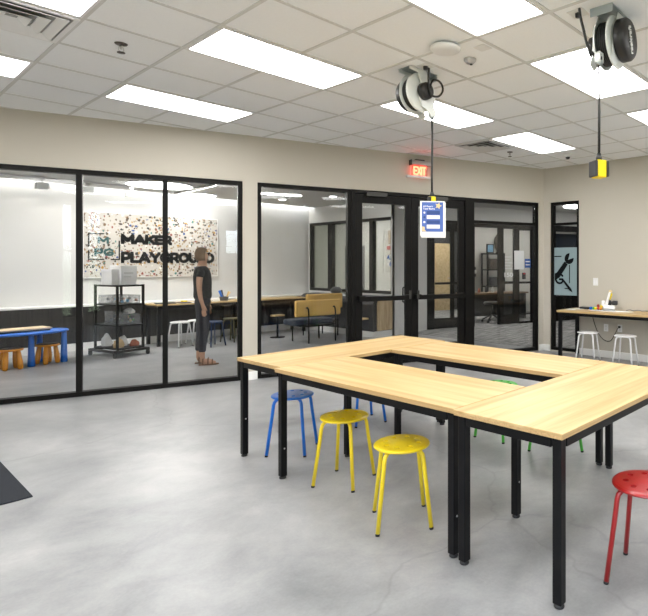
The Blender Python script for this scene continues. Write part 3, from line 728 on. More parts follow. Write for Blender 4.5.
# ------------------------------------------------------------------ cord reels
def reel(loc, rotz, label):
    """drum in the local XZ plane, axle along y, cord leaves on the +x side"""
    t = thing('cord_reel', label, 'cord reel', loc, rotz)
    # ceiling bracket
    MB().box(-.14, .16, -.075, .075, .178, .184).box(.155, .161, -.075, .075, .13, .184).build('mounting_plate', M['galv'], t, bevel=.002)
    # frame arm (pale) on the -y side
    pts = [(-.15, .18), (.03, .18), (.06, .10), (.10, .02), (.115, -.10), (.15, -.16), (.09, -.19), (.03, -.14), (-.02, -.12), (-.05, -.04), (-.03, .08), (-.06, .145), (-.15, .155)]
    MB().prism(pts, -.085, -.073, axis='y').build('frame_arm', M['reelwhite'], t, bevel=.004)
    MB().prism(pts, .052, .060, axis='y').build('frame_arm', M['reelwhite'], t, bevel=.003)
    # flanges and drum
    MB().lathe([(.05, -.062), (.150, -.062), (.160, -.052), (.160, -.046), (.150, -.056), (.05, -.056)], n=48, axis='y').build('flange', M['reelwhite'], t)
    MB().lathe([(.05, .036), (.160, .026), (.168, .030), (.160, .040), (.05, .046)], n=48, axis='y').build('flange', M['reelwhite'], t)
    c = MB()
    for k in range(7): c.lathe([(.09, -.052+k*.0125), (.132, -.052+k*.0125), (.138, -.046+k*.0125), (.132, -.040+k*.0125), (.09, -.040+k*.0125)], n=40, axis='y')
    c.build('wound_cord', M['cord'], t)
    # big black drum cover on the +y side with lettering, small hub on the -y side
    MB().lathe([(0, .062), (.128, .062), (.134, .068), (.134, .112), (.122, .128), (0, .132)], n=48, axis='y').build('drum_cover', M['drum'], t)
    MB().lathe([(0, -.145), (.058, -.143), (.068, -.132), (.070, -.085), (0, -.085)], n=40, axis='y').build('hub_cap', M['drum'], t)
    text('lettering', 'reelcraft', .05, M['whitep'], t, (-.035, .1335, -.085), rot=(PI/2, -PI/2-.25, PI), bold=.001, width=.17, height=.045)
    # cord guide
    MB().box(.12, .175, -.04, .0, -.11, -.102).box(.12, .175, -.04, .0, -.165, -.157).box(.12, .128, -.04, 0, -.157, -.11).box(.167, .175, -.04, 0, -.157, -.11).build('cord_guide', M['reelwhite'], t, bevel=.003)
    MB().lathe([(0, -.035), (.012, -.035), (.012, -.005), (0, -.005)], (.135, 0, -.134), n=14, axis='y').lathe([(0, -.035), (.012, -.035), (.012, -.005), (0, -.005)], (.160, 0, -.134), n=14, axis='y').build('roller', M['blackp'], t)
    MB().lathe([(0, -.18), (.02, -.18), (.024, -.165), (.02, -.15), (0, -.15)], (.147, -.02, 0), n=16).build('cord_stop', M['galv'], t)
    return t
ZR = HC-.185
r1 = reel((3.150, 3.281, ZR), R(-3), 'left pale cord reel with small black hub hanging from the ceiling')
MB().tube(smooth([(-.02, -.17, .17), (-.015, -.16, .08), (0, -.155, .0), (.03, -.155, -.04), (.10, -.155, -.03), (.15, -.15, .02), (.155, -.145, .07), (.12, -.14, .105), (.06, -.14, .10), (.03, -.14, .06), (.02, -.14, .02)]), .0085).build('supply_cord', M['cord'], r1)
t = thing('ceiling_outlet', 'square ceiling outlet plate feeding the left cord reel', 'outlet', (3.10, 3.13, HC))
box('plate', M['whitep'], t, -.055, .055, -.055, .055, -.006, 0, bevel=.002); MB().lathe([(0, -.03), (.018, -.03), (.02, -.006), (0, -.006)], n=16).build('plug', M['blackp'], t)
r2 = reel((3.22, 1.55, ZR), R(183), 'right cord reel with large black lettered drum cover')
MB().tube(smooth([(.22, -.12, .175), (.24, -.10, .10), (.24, -.08, .02), (.21, -.07, -.06), (.17, -.05, -.11), (.15, -.03, -.13)]), .0085).build('supply_cord', M['cord'], r2)
t = thing('ceiling_outlet', 'square ceiling outlet plate feeding the right cord reel', 'outlet', (3.055, 1.70, HC))
box('plate', M['whitep'], t, -.055, .055, -.055, .055, -.006, 0, bevel=.002); MB().lathe([(0, -.03), (.018, -.03), (.02, -.006), (0, -.006)], n=16).build('plug', M['blackp'], t)
# hanging cords with connectors
c1 = (3.299, 3.252)
t = thing('extension_cord', 'black cord with yellow connector dropping from the left reel', 'cord', (c1[0], c1[1], 0))
MB().tube([(0, 0, ZR-.18), (.003, 0, 2.5), (-.002, 0, 2.2), (0, 0, 2.05)], .009).build('cord', M['cord'], t)
MB().lathe([(0, 2.03), (.018, 2.03), (.022, 2.04), (.012, 2.07), (0, 2.07)], n=16).build('strain_relief', M['blackp'], t)
box('connector', M['yplug'], t, -.024, .024, -.024, .024, 1.955, 2.03, bevel=.006)
box('side_grip', M['blackp'], t, -.042, -.025, -.018, .018, 1.955, 2.025, bevel=.004); box('side_grip', M['blackp'], t, .025, .042, -.018, .018, 1.955, 2.025, bevel=.004)
c2 = (3.073, 1.563)
t = thing('extension_cord', 'black cord with yellow and black socket block dropping from the right reel', 'cord', (c2[0], c2[1], 0), R(-30))
MB().tube([(0, 0, ZR-.181), (-.002, 0, 2.7), (.002, 0, 2.4), (0, 0, 2.12)], .0085).build('cord', M['cord'], t)
MB().lathe([(0, 2.10), (.018, 2.10), (.02, 2.115), (.012, 2.145), (0, 2.145)], n=16).build('strain_relief', M['blackp'], t)
box('socket_block', M['yplug'], t, -.032, .032, -.039, .039, 1.99, 2.10, bevel=.006)
box('socket_face', M['blackp'], t, -.050, -.0325, -.0425, .0425, 1.995, 2.095, bevel=.006); box('socket_face', M['blackp'], t, .0325, .050, -.0425, .0425, 1.995, 2.095, bevel=.006)
# laminated sign
sa = R(-45.5)
t = thing('hanging_sign', 'white framed blue poster with a gold star hanging from the left cord', 'sign', (c1[0]-.03, c1[1]-.035, 0), sa)
box('sheet', M['paper'], t, -.104, .104, -.004, 0, 1.69, 1.985)
box('rear_sheet', M['paper'], t, -.095, .112, .001, .004, 1.675, 1.975)
box('printed_panel', M['pblue'], t, -.090, .090, -.0055, -.004, 1.725, 1.975)
z = 1.9
for k, (zz, m, hh) in enumerate([(1.872, 'pnavy', .030), (1.834, 'paper', .030), (1.792, 'pnavy', .030), (1.752, 'paper', .032)]):
    box('text_box', M[m], t, -.048, .062, -.0068, -.0055, zz, zz+hh)
for k, zz in enumerate((1.886, 1.848, 1.806)):
    MB().lathe([(0, 0), (.009, 0), (.009, .0015), (0, .0015)], (-.068, -.007, zz), n=16, axis='y').build('bullet', M['paper'] if k != 1 else M['pnavy'], t)
def star(cx, cz, r, rot=0, n=5): return [(cx+(r if k % 2 == 0 else r*.48)*math.sin(rot+k*PI/n), cz+(r if k % 2 == 0 else r*.48)*math.cos(rot+k*PI/n)) for k in range(2*n)]
MB().prism(star(.050, 1.945, .030, .3), -.0075, -.0055, axis='y').build('star', M['pcream'], t)
MB().prism([(-.088, 1.728), (-.052, 1.728), (-.066, 1.742), (-.064, 1.765), (-.088, 1.770)], -.0075, -.0055, axis='y').build('star_corner', M['pcream'], t)
text('lettering', 'All Power', .03, M['paper'], t, (-.080, -.0058, 1.933), width=.085, height=.014, depth=.0012, bold=.0008)
text('lettering', 'Tool Rules', .03, M['paper'], t, (-.080, -.0058, 1.912), width=.10, height=.015, depth=.0012, bold=.0008)

# exit sign on the glass wall
t = thing('exit_sign', 'red lit EXIT sign above the double doors', 'exit sign', A(-2.495, 0), ANG)
box('housing', M['grey'], t, .07, .39, -.085, -.001, 2.90, 2.965, bevel=.004)
box('end_cap', M['blackp'], t, .055, .07, -.085, -.001, 2.895, 2.972, bevel=.003)
box('backplate', M['blackp'], t, .14, .28, -.06, -.001, 2.965, 2.985)
box('acrylic_panel', M['acry'], t, .08, .33, -.045, -.037, 2.745, 2.90)
box('lower_edge', M['white'], t, .0, .38, -.075, -.02, 2.715, 2.745, bevel=.003)

letters('letters', 'EXIT', M['redled'], t, .105, -.045, 2.757, .205, .128, .024, depth=.005)

# ------------------------------------------------------------------ work tables
def work_table(loc, rotz, label, bolt=None, bz=.21, L_=1.64, W_=.61, H_=.745):
    """long axis along local x, origin at a corner"""
    t = thing('work_table', label, 'table', loc, rotz, 'oak tables pushed into a hollow square')
    box('tabletop', [M['oak']], t, 0, L_, 0, W_, H_-.012, H_, bevel=.002)
    box('edge_band', M['oakedge'], t, .003, L_-.003, .003, W_-.003, H_-.026, H_-.012)
    i = .018; f0, f1 = H_-.072, H_-.026
    MB().box(i+.05, L_-i-.05, i, i+.03, f0, f1).box(i+.05, L_-i-.05, W_-i-.03, W_-i, f0, f1).box(i, i+.03, i+.05, W_-i-.05, f0, f1).box(L_-i-.03, L_-i, i+.05, W_-i-.05, f0, f1).build('apron_frame', M['legblack'], t, bevel=.002)
    for x in (i, L_-i-.043):
        for y in (i, W_-i-.043):
            l = MB().box(x, x+.043, y, y+.043, .016, H_-.026).build('leg', M['legblack'], t, bevel=.004)
            MB().lathe([(0, 0), (.021, 0), (.023, .004), (.020, .016), (0, .016)], (x+.0215, y+.0215, 0), n=20).build('foot', M['rubber'], l)
            if bolt == 'y': MB().lathe([(0, -.002), (.0055, -.002), (.0055, 0), (0, 0)], (x+.0215, y, bz), n=10, axis='y').build('bolt', M['alu'], l)
            if bolt == 'x': MB().lathe([(0, -.002), (.0055, -.002), (.0055, 0), (0, 0)], (x, y+.0215, bz), n=10, axis='x').build('bolt', M['alu'], l)
    return t
work_table((1.985, 3.405, 0), 0, 'oak topped table at the left running back from the leftmost corner', 'y', .285)
work_table((2.545, 1.757, 0), PI/2, 'oak topped table along the front, before the two yellow stools', 'x', .205)
work_table((1.92, 1.142, 0), 0, 'oak topped table at the right running to the right edge')
work_table((3.575, 1.757, 0), PI/2, 'oak topped table at the back of the hollow square, nearest the doors')

# ------------------------------------------------------------------ stools
def stool(loc, rotz, m, label, group, name='stool', dome=True):
    t = thing(name, label, 'stool', loc, rotz, group)
    holes = [(.095*math.cos(R(22.5)+k*PI/4), .095*math.sin(R(22.5)+k*PI/4), .0155) for k in range(8)]
    holed_disc('seat', [(0, .430), (.10, .429), (.148, .424), (.155, .427), (.158, .432), (.156, .437), (.150, .441), (.135, .4435), (.06, .446), (0, .447)], holes, m, t)
    for k in range(4):
        a = PI/4+k*PI/2; c, sn = math.cos(a), math.sin(a)
        prof = [(.045, .418), (.105, .418), (.128, .412), (.143, .398), (.150, .375), (.160, .30), (.203, .012)]
        l = MB().tube([(r_*c, r_*sn, z) for r_, z in prof], .012, 12).build('leg', m, t)
        MB().tube([(.203*c, .203*sn, .013), (.205*c, .205*sn, .0)], .0118, 12).build('rubber_foot', M['rubber'], l)
    return t
gS = 'four legged stools around the tables'
def yaw(p, q): return math.atan2(q[1]-p[1], q[0]-p[0])
ys = stool((2.205, 2.99, 0), yaw((2.137, 2.799), (2.288, 3.182))-PI/4, M['yellow'], 'yellow stool at the front, the one nearer the left table', gS)
ys2 = dup(ys, (2.069, 2.277, 0), yaw((1.861, 2.239), (2.277, 2.304))-PI/4, 'yellow stool at the front, nearer the twin table legs', gS)
bs = stool((2.318, 3.80, 0), yaw((2.127, 3.843), (2.313, 3.609)), M['blue'], 'blue stool under the left table with its seat showing', gS)
dup(bs, (3.16, 3.99, 0), yaw((2.985, 3.882), (3.338, 4.098))-PI/4, 'blue stool behind the left table, only its legs showing', gS)
gs = stool((3.60, 2.76, 0), yaw((3.394, 2.927), (3.404, 2.675)), M['green'], 'green stool seen through the gap between the tables', gS)
dup(gs, (3.57, 2.185, 0), yaw((3.452, 2.353), (3.691, 2.017))-PI/4, 'green stool whose legs show under the right table', gS)
stool((2.395, .975, 0), yaw((2.231, 1.112), (2.537, 1.15)), M['red'], 'red stool cut by the right edge', gS)
gW = 'white stools at the wall counter'
wsn = stool((7.21, 3.85, 0), .2, M['whitem'], 'white stool at the wall counter nearer the window', gW)
dup(wsn, (7.18, 3.24, 0), .1, 'white stool at the wall counter nearer the right edge', gW)

# door mat
t = MB().box(-.05, .847, 4.30, 6.15, 0, .009).build('floor_mat', M['mat'], bevel=.003)
tag(t, 'dark charcoal ribbed floor mat cut by the left edge', 'mat')

# ------------------------------------------------------------------ wall counter and its things
t = thing('counter_table', 'long oak counter table with black frame against the right wall', 'table', (7.075, 4.315, 0), -PI/2)
LL = 3.2
box('tabletop', M['oak'], t, 0, LL, .0, .605, .735, .752, bevel=.002)
box('edge_band', M['oakedge'], t, .003, LL-.003, .003, .602, .722, .735)
MB().box(.06, LL-.06, .018, .048, .675, .722).box(.06, LL-.06, .56, .59, .675, .722).box(.018, .048, .06, .55, .675, .722).box(LL-.048, LL-.018, .06, .55, .675, .722).build('apron_frame', M['legblack'], t, bevel=.002)
for x in (.018, LL-.068):
    for y in (.018, .54):
        l = box('leg', M['legblack'], t, x, x+.05, y, y+.05, .016, .722, bevel=.004)
        MB().lathe([(0, 0), (.021, 0), (.020, .016), (0, .016)], (x+.025, y+.025, 0), n=16).build('foot', M['rubber'], l)
CZ = .752
t = thing('desk_mat', 'thin white mat under the small robot arm', 'mat', (7.44, 3.60, CZ))
MB().lathe([(0, 0), (.27, 0), (.27, .002), (0, .002)], n=40, sx=.55, sy=1.35).build('sheet', M['paper'], t)
t = thing('robot_arm', 'small white desktop robot arm with yellow forearm', 'robot arm', (7.45, 3.62, CZ+.003), R(-70))
MB().lathe([(0, 0), (.085, 0), (.09, .005), (.09, .018), (.08, .022), (0, .022)], n=36).build('base', M['alu'], t)
MB().box(-.085, .09, -.07, .07, .022, .085).build('body', M['whitep'], t, bevel=.02, seg=3)
MB().lathe([(0, -.03), (.04, -.03), (.045, -.02), (.045, .03), (0, .03)], (-.005, 0, .115), n=28, axis='y').build('shoulder', M['blackp'], t)
MB().prism([(-.06, .085), (-.015, .085), (.03, .27), (.015, .29), (-.005, .27)], -.052, -.035, axis='y').prism([(-.06, .085), (-.015, .085), (.03, .27), (.015, .29), (-.005, .27)], .035, .052, axis='y').build('upper_arm', M['whitep'], t, bevel=.006)
MB().tube([(-.02, 0, .12), (.02, 0, .20), (.035, 0, .26)], .016).build('forearm', M['yplug'], t)
MB().lathe([(0, -.02), (.024, -.02), (.026, 0), (.024, .02), (0, .02)], (.018, 0, .285), n=24, axis='y').build('elbow', M['pcream'], t)
MB().box(.045, .125, -.045, .045, .085, .15).build('motor', M['blackp'], t, bevel=.012, seg=3)
MB().box(-.11, -.06, -.04, .04, .07, .15).build('gripper_mount', M['whitep'], t, bevel=.012)
bc = [('blue', 'bluep', 0, 0, 0), ('green', 'green', .018, -.035, 0), ('yellow', 'yplug', .0, -.07, 0), ('red', 'firered', .01, -.105, 0), ('orange', 'orange', .005, -.14, 0), ('pale green', 'decal', .04, -.125, .034), ('gold', 'yellow', .0, -.155, .034), ('crimson', 'red', .03, -.09, .034)]
for n_, m, dx, dy, dz in bc:
    MBx = MB().lathe([(0, -.024), (.013, -.020), (.023, -.008), (.024, .005), (.018, .017), (.008, .023), (0, .024)], n=14)
    tag(MBx.build('toy_ball', M[m], loc=(7.44+dx*1.3, 3.83+dy*1.15+.09, CZ+.025+dz*1.2)), n_+' ball in the small heap beside the robot arm', 'ball', 'coloured balls on the wall counter')
t = thing('power_supply', 'black power brick on the wall counter near the window', 'power supply', (7.52, 4.06, CZ))
box('body', M['blackp'], t, -.04, .04, -.08, .08, 0, .035, bevel=.006); box('plug_end', M['rubber'], t, -.012, .012, .08, .10, .01, .028)
for k, (x, y, r_) in enumerate([(7.34, 4.20, .2), (7.47, 4.13, -.15)]):
    tag(MB().box(-.105, .105, -.07, .07, 0, .0015).build('paper_sheet', M['paper'], loc=(x, y, CZ+.0005+.002*k), rotz=r_), ['white paper sheet at the very end of the wall counter', 'white paper sheet beside the black power brick'][k], 'paper')
t = thing('cable_coil', 'loose grey cable lying on the wall counter at the right edge', 'cable')
pts = [(7.56, 3.40-.035*k, CZ+.008+.012*abs(math.sin(k*.9))) for k in range(0, 16)]
MB().tube([(x+.03*math.sin(k*1.3), y, z) for k, (x, y, z) in enumerate(pts)], .007).build('cable', M['greycord'], t)
# wall plates
def plate(y, z, w_, h_, label, name='wall_outlet', sw=False, cat='outlet'):
    t = thing(name, label, cat, (XR, y, z), -PI/2)
    box('cover_plate', M['whitep'], t, -w_/2, w_/2, -.006, 0, -h_/2, h_/2, bevel=.002)
    for q in ((-1, 1) if sw else (0,)):
        for zz in ((0,) if sw else (-.022, .022)):
            box('rocker' if sw else 'socket', M['paper'] if sw else M['tbar'], t, q*.019-.012, q*.019+.012, -.009, -.006, zz-(.03 if sw else .014), zz+(.03 if sw else .014), bevel=.001)
    return t
plate(3.968, 1.176, .085, .12, 'white light switch plate above the wall counter', 'light_switch', True, 'light switch')
plate(3.787, .463, .075, .115, 'white wall outlet under the counter, the one left without a plug')
t = plate(3.556, .470, .075, .115, 'white wall outlet under the counter with the black plug')
t = thing('extension_cord', 'black cord looping from the counter edge down to the wall outlet', 'cord')
MB().tube(smooth([(7.675, 4.02, .655), (7.67, 3.98, .52), (7.66, 3.90, .36), (7.66, 3.80, .27), (7.66, 3.70, .27), (7.655, 3.63, .37), (7.65, 3.58, .46), (7.66, 3.556, .49)]), .005, 10).build('cord', M['cord'], t)
MB().box(7.65, 7.678, 3.540, 3.572, .475, .508).build('plug', M['blackp'], t, bevel=.004)

# ------------------------------------------------------------------ lobby: ledge, sign, tracks
t = thing('wall_ledge', 'long dark slatted ledge with a pale top under the collage sign', 'ledge', (XL, LY-.335, 0))
box('front_panel', M['slat'], t, 0, 9.28, 0, .03, .13, .735)
box('ledge_top', M['white'], t, 0, 9.28, -.01, .333, .735, .765, bevel=.003)
t = thing('sign_board', 'wide collage sign board reading MAKER PLAYGROUND', 'sign', (2.913, 11.31, 0))
box('board', M['collage'], t, 0, 2.27, 0, .035, 1.225, 2.37)
MB().box(-.012, 0, -.004, .035, 1.213, 2.382).box(2.27, 2.282, -.004, .035, 1.213, 2.382).box(0, 2.27, -.004, .035, 2.37, 2.382).box(0, 2.27, -.004, .035, 1.213, 1.225).build('board_edge', M['white'], t)
letters('lettering', 'MAKER', M['ink'], t, .554, 0, 1.82, .86, .19, .057)
letters('lettering', 'PLAYGROUND', M['ink'], t, .554, 0, 1.475, 1.66, .21, .058)
letters('emblem_letters', 'M', M['inkteal'], t, .20, 0, 1.82, .17, .125, .036)
letters('emblem_letters', 'PG', M['inkteal'], t, .15, 0, 1.60, .30, .135, .036)
MB().box(.06, .30, -.009, 0, 1.985, 2.005).box(.06, .08, -.009, 0, 1.76, 2.005).box(.06, .08, -.009, 0, 1.53, 1.70).box(.06, .30, -.009, 0, 1.53, 1.55).box(.52, .54, -.009, 0, 1.53, 1.88).box(.40, .54, -.009, 0, 1.53, 1.55).build('emblem_bracket', M['ink'], t)
t = thing('track_rail', 'thin ceiling track carrying the small lobby spotlights', 'light track', (0, 10.5, LC))
box('rail', M['whitem'], t, .6, 3.45, -.018, .018, -.025, 0)
for k, x in enumerate((2.176, 2.76, 3.37)):
    t = thing('track_spotlight', ['grey track spotlight above the blue play table', 'grey track spotlight just right of the first black mullion', 'grey track spotlight at the end of the track, over the cart'][k], 'spotlight', (x, 10.5, LC-.025), 0, 'track spotlights')
    MB().box(-.03, .03, -.02, .02, -.03, 0).tube([(0, 0, -.03), (0, 0, -.06)], .01).build('bracket', M['alu'], t)
    MB().box(-.075, .075, -.06, .06, -.16, -.06).build('lamp_body', M['reelwhite'], t, bevel=.01)
    for q in range(3): box('cooling_fin', M['alu'], t, -.085, .085, -.04+q*.03, -.035+q*.03, -.15, -.07)
    l = bpy.data.lights.new('track_spot', 'SPOT'); l.energy = 8; l.spot_size = R(80); l.color = (1, .95, .88); l.shadow_soft_size = .05
    lo = bpy.data.objects.new('track_spot', l); C.objects.link(lo); lo.location = (x, 10.57, LC-.2)
    lo.rotation_euler = (R(48), 0, 0)
def disc_light(x, y, r_, label):
    t = thing('ceiling_light', label, 'ceiling light', (x, y, LC))
    MB().lathe([(r_, -.02), (r_+.02, -.018), (r_+.02, 0), (r_, 0), (r_, -.02)], n=48, cap=False).build('rim', M['whitem'], t)
    MB().lathe([(0, -.014), (r_*.98, -.014), (r_*.98, 0), (0, 0)], n=48).build('diffuser', M['ldiff'], t)
disc_light(3.62, 9.95, .48, 'large round lobby lamp above the collage sign')
disc_light(5.35, 10.2, .07, 'small recessed lobby downlight nearest the pier')
disc_light(5.96, 10.15, .07, 'small recessed lobby downlight above the mustard benches')
disc_light(6.30, 8.9, .07, 'small recessed lobby downlight left of the door frame')
disc_light(4.6, 10.75, .28, 'round lobby lamp at the right end of the sign')
disc_light(1.0, 9.6, .45, 'large round lobby lamp over the play table')
def linear(x0, y0, x1, y1, label):
    L_ = math.hypot(x1-x0, y1-y0)
    t = thing('ceiling_light', label, 'ceiling light', (x0, y0, LC), math.atan2(y1-y0, x1-x0))
    box('housing', M['grey'], t, 0, L_, -.035, .035, -.03, 0); box('diffuser', M['ldiff'], t, .02, L_-.02, -.05, -.036, -.028, -.004)
linear(4.13, 9.15, 4.2, 10.8, 'slim linear lobby lamp behind the second black mullion')
linear(5.05, 9.7, 5.9, 9.35, 'slim linear lobby lamp behind the pane left of the doors')
linear(6.2, 8.35, 6.75, 8.95, 'slim linear lobby lamp close to the door frame')

# kids' table
t = thing('play_table', 'blue oval childrens table with stout blue legs', 'table', (1.80, 10.06, 0))
MB().lathe([(0, .452), (.58, .452), (.60, .460), (.60, .476), (.585, .484), (0, .486)], n=56, sy=.6).build('tabletop', M['bluep'], t)
for x, y in ((.12, -.22), (.52, -.11), (-.40, .16), (.30, .20), (-.40, -.18)):
    MB().lathe([(0, 0), (.038, 0), (.044, .01), (.038, .2), (.030, .452), (0, .452)], (x, y, 0), n=20).build('leg', M['bluep'], t)
t = thing('wood_tray', 'pale wooden board lying on the blue childrens table', 'tray', (1.82, 10.05, .487), .12)
box('board', M['tray'], t, -.34, .34, -.17, .17, .02, .045, bevel=.006); box('base', M['dkgrey'], t, -.32, .32, -.15, .15, 0, .02)
def kstool(x, y, rz, label):
    t = thing('play_stool', label, 'stool', (x, y, 0), rz, 'orange stools at the play table')
    MB().lathe([(0, .255), (.13, .255), (.14, .265), (.14, .280), (0, .283)], n=32).build('seat', M['orange'], t)
    MB().lathe([(0, .283), (.125, .283), (.125, .29), (0, .292)], n=32).build('seat_pad', M['dkseat'], t, label='dark brown round seat pad')
    for k in range(4):
        a = k*PI/2+PI/4; c, s_ = math.cos(a), math.sin(a)
        MB().tube([(.118*c, .118*s_, 0), (.118*c, .118*s_, .02), (.11*c, .11*s_, .10), (.09*c, .09*s_, .26)], [.022, .031, .034, .024], 16).build('leg', M['orange'], t)
kstool(1.69, 9.80, .1, 'orange childrens stool cut by the left edge')
kstool(2.13, 9.975, .4, 'orange childrens stool between the blue table legs')

# rolling cart
CR = R(12)
t = thing('rolling_cart', 'black four post rolling cart with open shelves', 'cart', (2.915, 9.68, 0), CR)
CW, CD = .42, .63
for x in (0, CW-.03):
    for y in (0, CD-.03): box('post', M['black'], t, x, x+.03, y, y+.03, .10, 1.13)
for k, z in enumerate((.115, .475, .80, 1.10)):
    box('shelf', M['black'], t, .0, CW, .0, CD, z, z+.025, bevel=.003)
MB().box(-.06, CW+.06, -.04, .0, .075, .112).box(-.06, CW+.06, CD, CD+.04, .075, .112).box(-.06, -.02, .0, CD, .075, .112).box(CW+.02, CW+.06, .0, CD, .075, .112).build('base_frame', M['black'], t)
for x in (-.04, CW+.04):
    for y in (-.02, CD+.02):
        c = MB().tube([(x, y, .04), (x, y, .08)], .012).box(x-.02, x+.02, y-.018, y+.018, .05, .075).build('caster', M['black'], t)
        MB().lathe([(0, -.014), (.034, -.014), (.036, 0), (.034, .014), (0, .014)], (x, y, .036), n=20, axis='x').build('wheel', M['rubber'], c)
def oncart(x, y, z): # cart coordinates to world
    return (2.915+x*math.cos(CR)-y*math.sin(CR), 9.68+x*math.sin(CR)+y*math.cos(CR), z)
def cbox(name, x0, x1, y0, y1, z0, z1, m, label, cat, bev=.008):
    t = thing(name, label, cat, oncart((x0+x1)/2, (y0+y1)/2, z0), CR)
    w_, d_, h_ = (x1-x0)/2, (y1-y0)/2, z1-z0
    return t, w_, d_, h_
t, w_, d_, h_ = cbox('cardboard_box', .13, .37, .12, .42, 1.126, 1.43, 0, 'larger white box on top of the rolling cart', 'box')
box('carton', M['paper'], t, -w_, w_, -d_, d_, 0, h_, bevel=.005); box('lid_flap', M['white'], t, -w_-.004, w_+.004, -d_-.004, d_+.004, h_-.05, h_+.003)
MB().box(-.08, .06, -d_-.006, -d_-.001, .17, .20).box(-.08, .03, -d_-.006, -d_-.001, .12, .135).build('printed_lines', M['tbar'], t)
t, w_, d_, h_ = cbox('cardboard_box', .02, .12, .18, .46, 1.126, 1.37, 0, 'narrower white box beside the larger one on the cart', 'box')
box('carton', M['white'], t, -w_, w_, -d_, d_, 0, h_, bevel=.005); box('lid_flap', M['paper'], t, -w_-.003, w_+.003, -d_-.003, d_+.003, h_-.04, h_+.002)
def bin_(x0, x1, y0, y1, z, h, label, items, m='bin'):
    t, w_, d_, h_ = cbox('storage_bin', x0, x1, y0, y1, z, z+h, 0, label, 'bin')
    MB().box(-w_, w_, -d_, d_, 0, .004).box(-w_, w_, -d_, -d_+.004, 0, h).box(-w_, w_, d_-.004, d_, 0, h).box(-w_, -w_+.004, -d_, d_, 0, h).box(w_-.004, w_, -d_, d_, 0, h).box(-w_, w_, -d_, d_, h, h+.006).build('tub', M[m], t)
    c = MB(); 
    mats = [M[q] for q in items]
    for k in range(16):
        a, b_ = random.uniform(-w_+.03, w_-.03), random.uniform(-d_+.03, d_-.03); s_ = random.uniform(.012, .028)
        zc = random.uniform(s_+.005, max(s_+.006, h-s_-.002))
        c.lathe([(0, -s_), (s_*.8, -s_*.5), (s_, s_*.2), (s_*.5, s_*.9), (0, s_)], (a, b_, zc), n=7, mi=k % len(mats), smooth=False)
    o = c.build('contents', mats, t); o['kind'] = 'stuff'
    return t
bin_(.04, .38, .04, .58, .826, .13, 'shallow clear bin with blue and brown bits on the upper cart shelf', ['teal', 'rust', 'dkgrey', 'grey'])
bin_(.04, .19, .05, .40, .502, .20, 'grey clear bin on the left of the middle cart shelf', ['dkgrey', 'grey', 'bluedk'])
bin_(.22, .38, .05, .35, .502, .15, 'greenish clear bin on the right of the middle cart shelf', ['decal', 'pcream', 'green', 'dkgrey'])
def bag(x, y, z, r_, h, label, m='bag', sx=1.2):
    b_ = MB(); n = 14; pts = []
    prof = [(0, 0), (r_*.9, .0), (r_, h*.3), (r_*.8, h*.7), (r_*.35, h*.92), (0, h)]
    b_.lathe(prof, n=n, smooth=False, sx=sx)
    rr = random.Random(int(x*1000))
    for v in b_.bm.verts:
        if v.co.z > .001:
            v.co.x *= rr.uniform(.8, 1.15); v.co.y *= rr.uniform(.8, 1.15); v.co.z *= rr.uniform(.85, 1.1)
    o = b_.build('plastic_bag', M[m], loc=oncart(x, y, z), rotz=CR); return tag(o, label, 'bag')
bag(.29, .19, .662, .07, .09, 'crumpled white plastic bag on the greenish bin', 'paper')
bag(.10, .13, .142, .065, .15, 'crumpled clear bag with tan card on the bottom cart shelf', 'tan')
bag(.11, .48, .142, .065, .2, 'tall clear bag at the back of the bottom cart shelf')
bag(.235, .27, .142, .06, .17, 'clear crumpled bag in the middle of the bottom cart shelf')
bag(.33, .12, .142, .06, .10, 'rust red craft bag on the right of the bottom cart shelf', 'rust')

# long lobby tables with items
def lobby_table(x0, x1, y0, y1, label):
    t = thing('long_table', label, 'table', (x0, y0, 0), 0, 'long tables along the lobby ledge')
    L_, W_ = x1-x0, y1-y0
    box('tabletop', M['oak'], t, 0, L_, 0, W_, .715, .74, bevel=.002)
    MB().box(.02, L_-.02, .02, .05, .66, .715).box(.02, L_-.02, W_-.05, W_-.02, .66, .715).box(.02, .05, .05, W_-.05, .66, .715).box(L_-.05, L_-.02, .05, W_-.05, .66, .715).build('apron_frame', M['legblack'], t)
    for x in (.02, L_-.07):
        for y in (.02, W_-.07): box('leg', M['legblack'], t, x, x+.05, y, y+.05, 0, .66)
lobby_table(3.74, 5.16, 10.42, 10.98, 'long oak topped table behind the walking person')
lobby_table(5.28, 6.70, 10.42, 10.98, 'long oak topped table behind the mustard benches')
gw = 'stools at the long lobby tables'
a_ = stool((4.02, 10.17, 0), .3, M['whitem'], 'white stool under the long lobby table, the left one', gw)
dup(a_, (4.36, 10.28, 0), .0, 'white stool under the long lobby table, the one nearer the person', gw)
stool((4.42, 9.80, 0), .2, M['navy'], 'dark blue stool right behind the walking person', gw)
stool((4.92, 10.12, 0), .5, M['olive'], 'olive stool at the lobby table, right of the dark blue stool', gw)
TZ = .741
its = [('notebook', 3.95, 10.62, .16, .11, .02, 'dkgrey', 'dark flat notebook at the left end of the lobby table', 'book'),
       ('notebook', 4.25, 10.58, .09, .09, .012, 'bluedk', 'dark blue notebook beside the dark one on the lobby table', 'book'),
       ('paper_sheet', 4.42, 10.56, .10, .07, .004, 'paper', 'loose white paper left of the walking person', 'paper'),
       ('craft_block', 4.33, 10.78, .04, .04, .03, 'yplug', 'yellow craft block on the lobby table', 'block'),
       ('craft_block', 4.60, 10.60, .05, .04, .03, 'pcream', 'cream craft block on the lobby table', 'block'),
       ('craft_block', 4.72, 10.70, .04, .04, .05, 'firered', 'red craft block on the lobby table', 'block'),
       ('craft_block', 4.82, 10.58, .06, .04, .035, 'whitep', 'white craft block on the lobby table', 'block')]
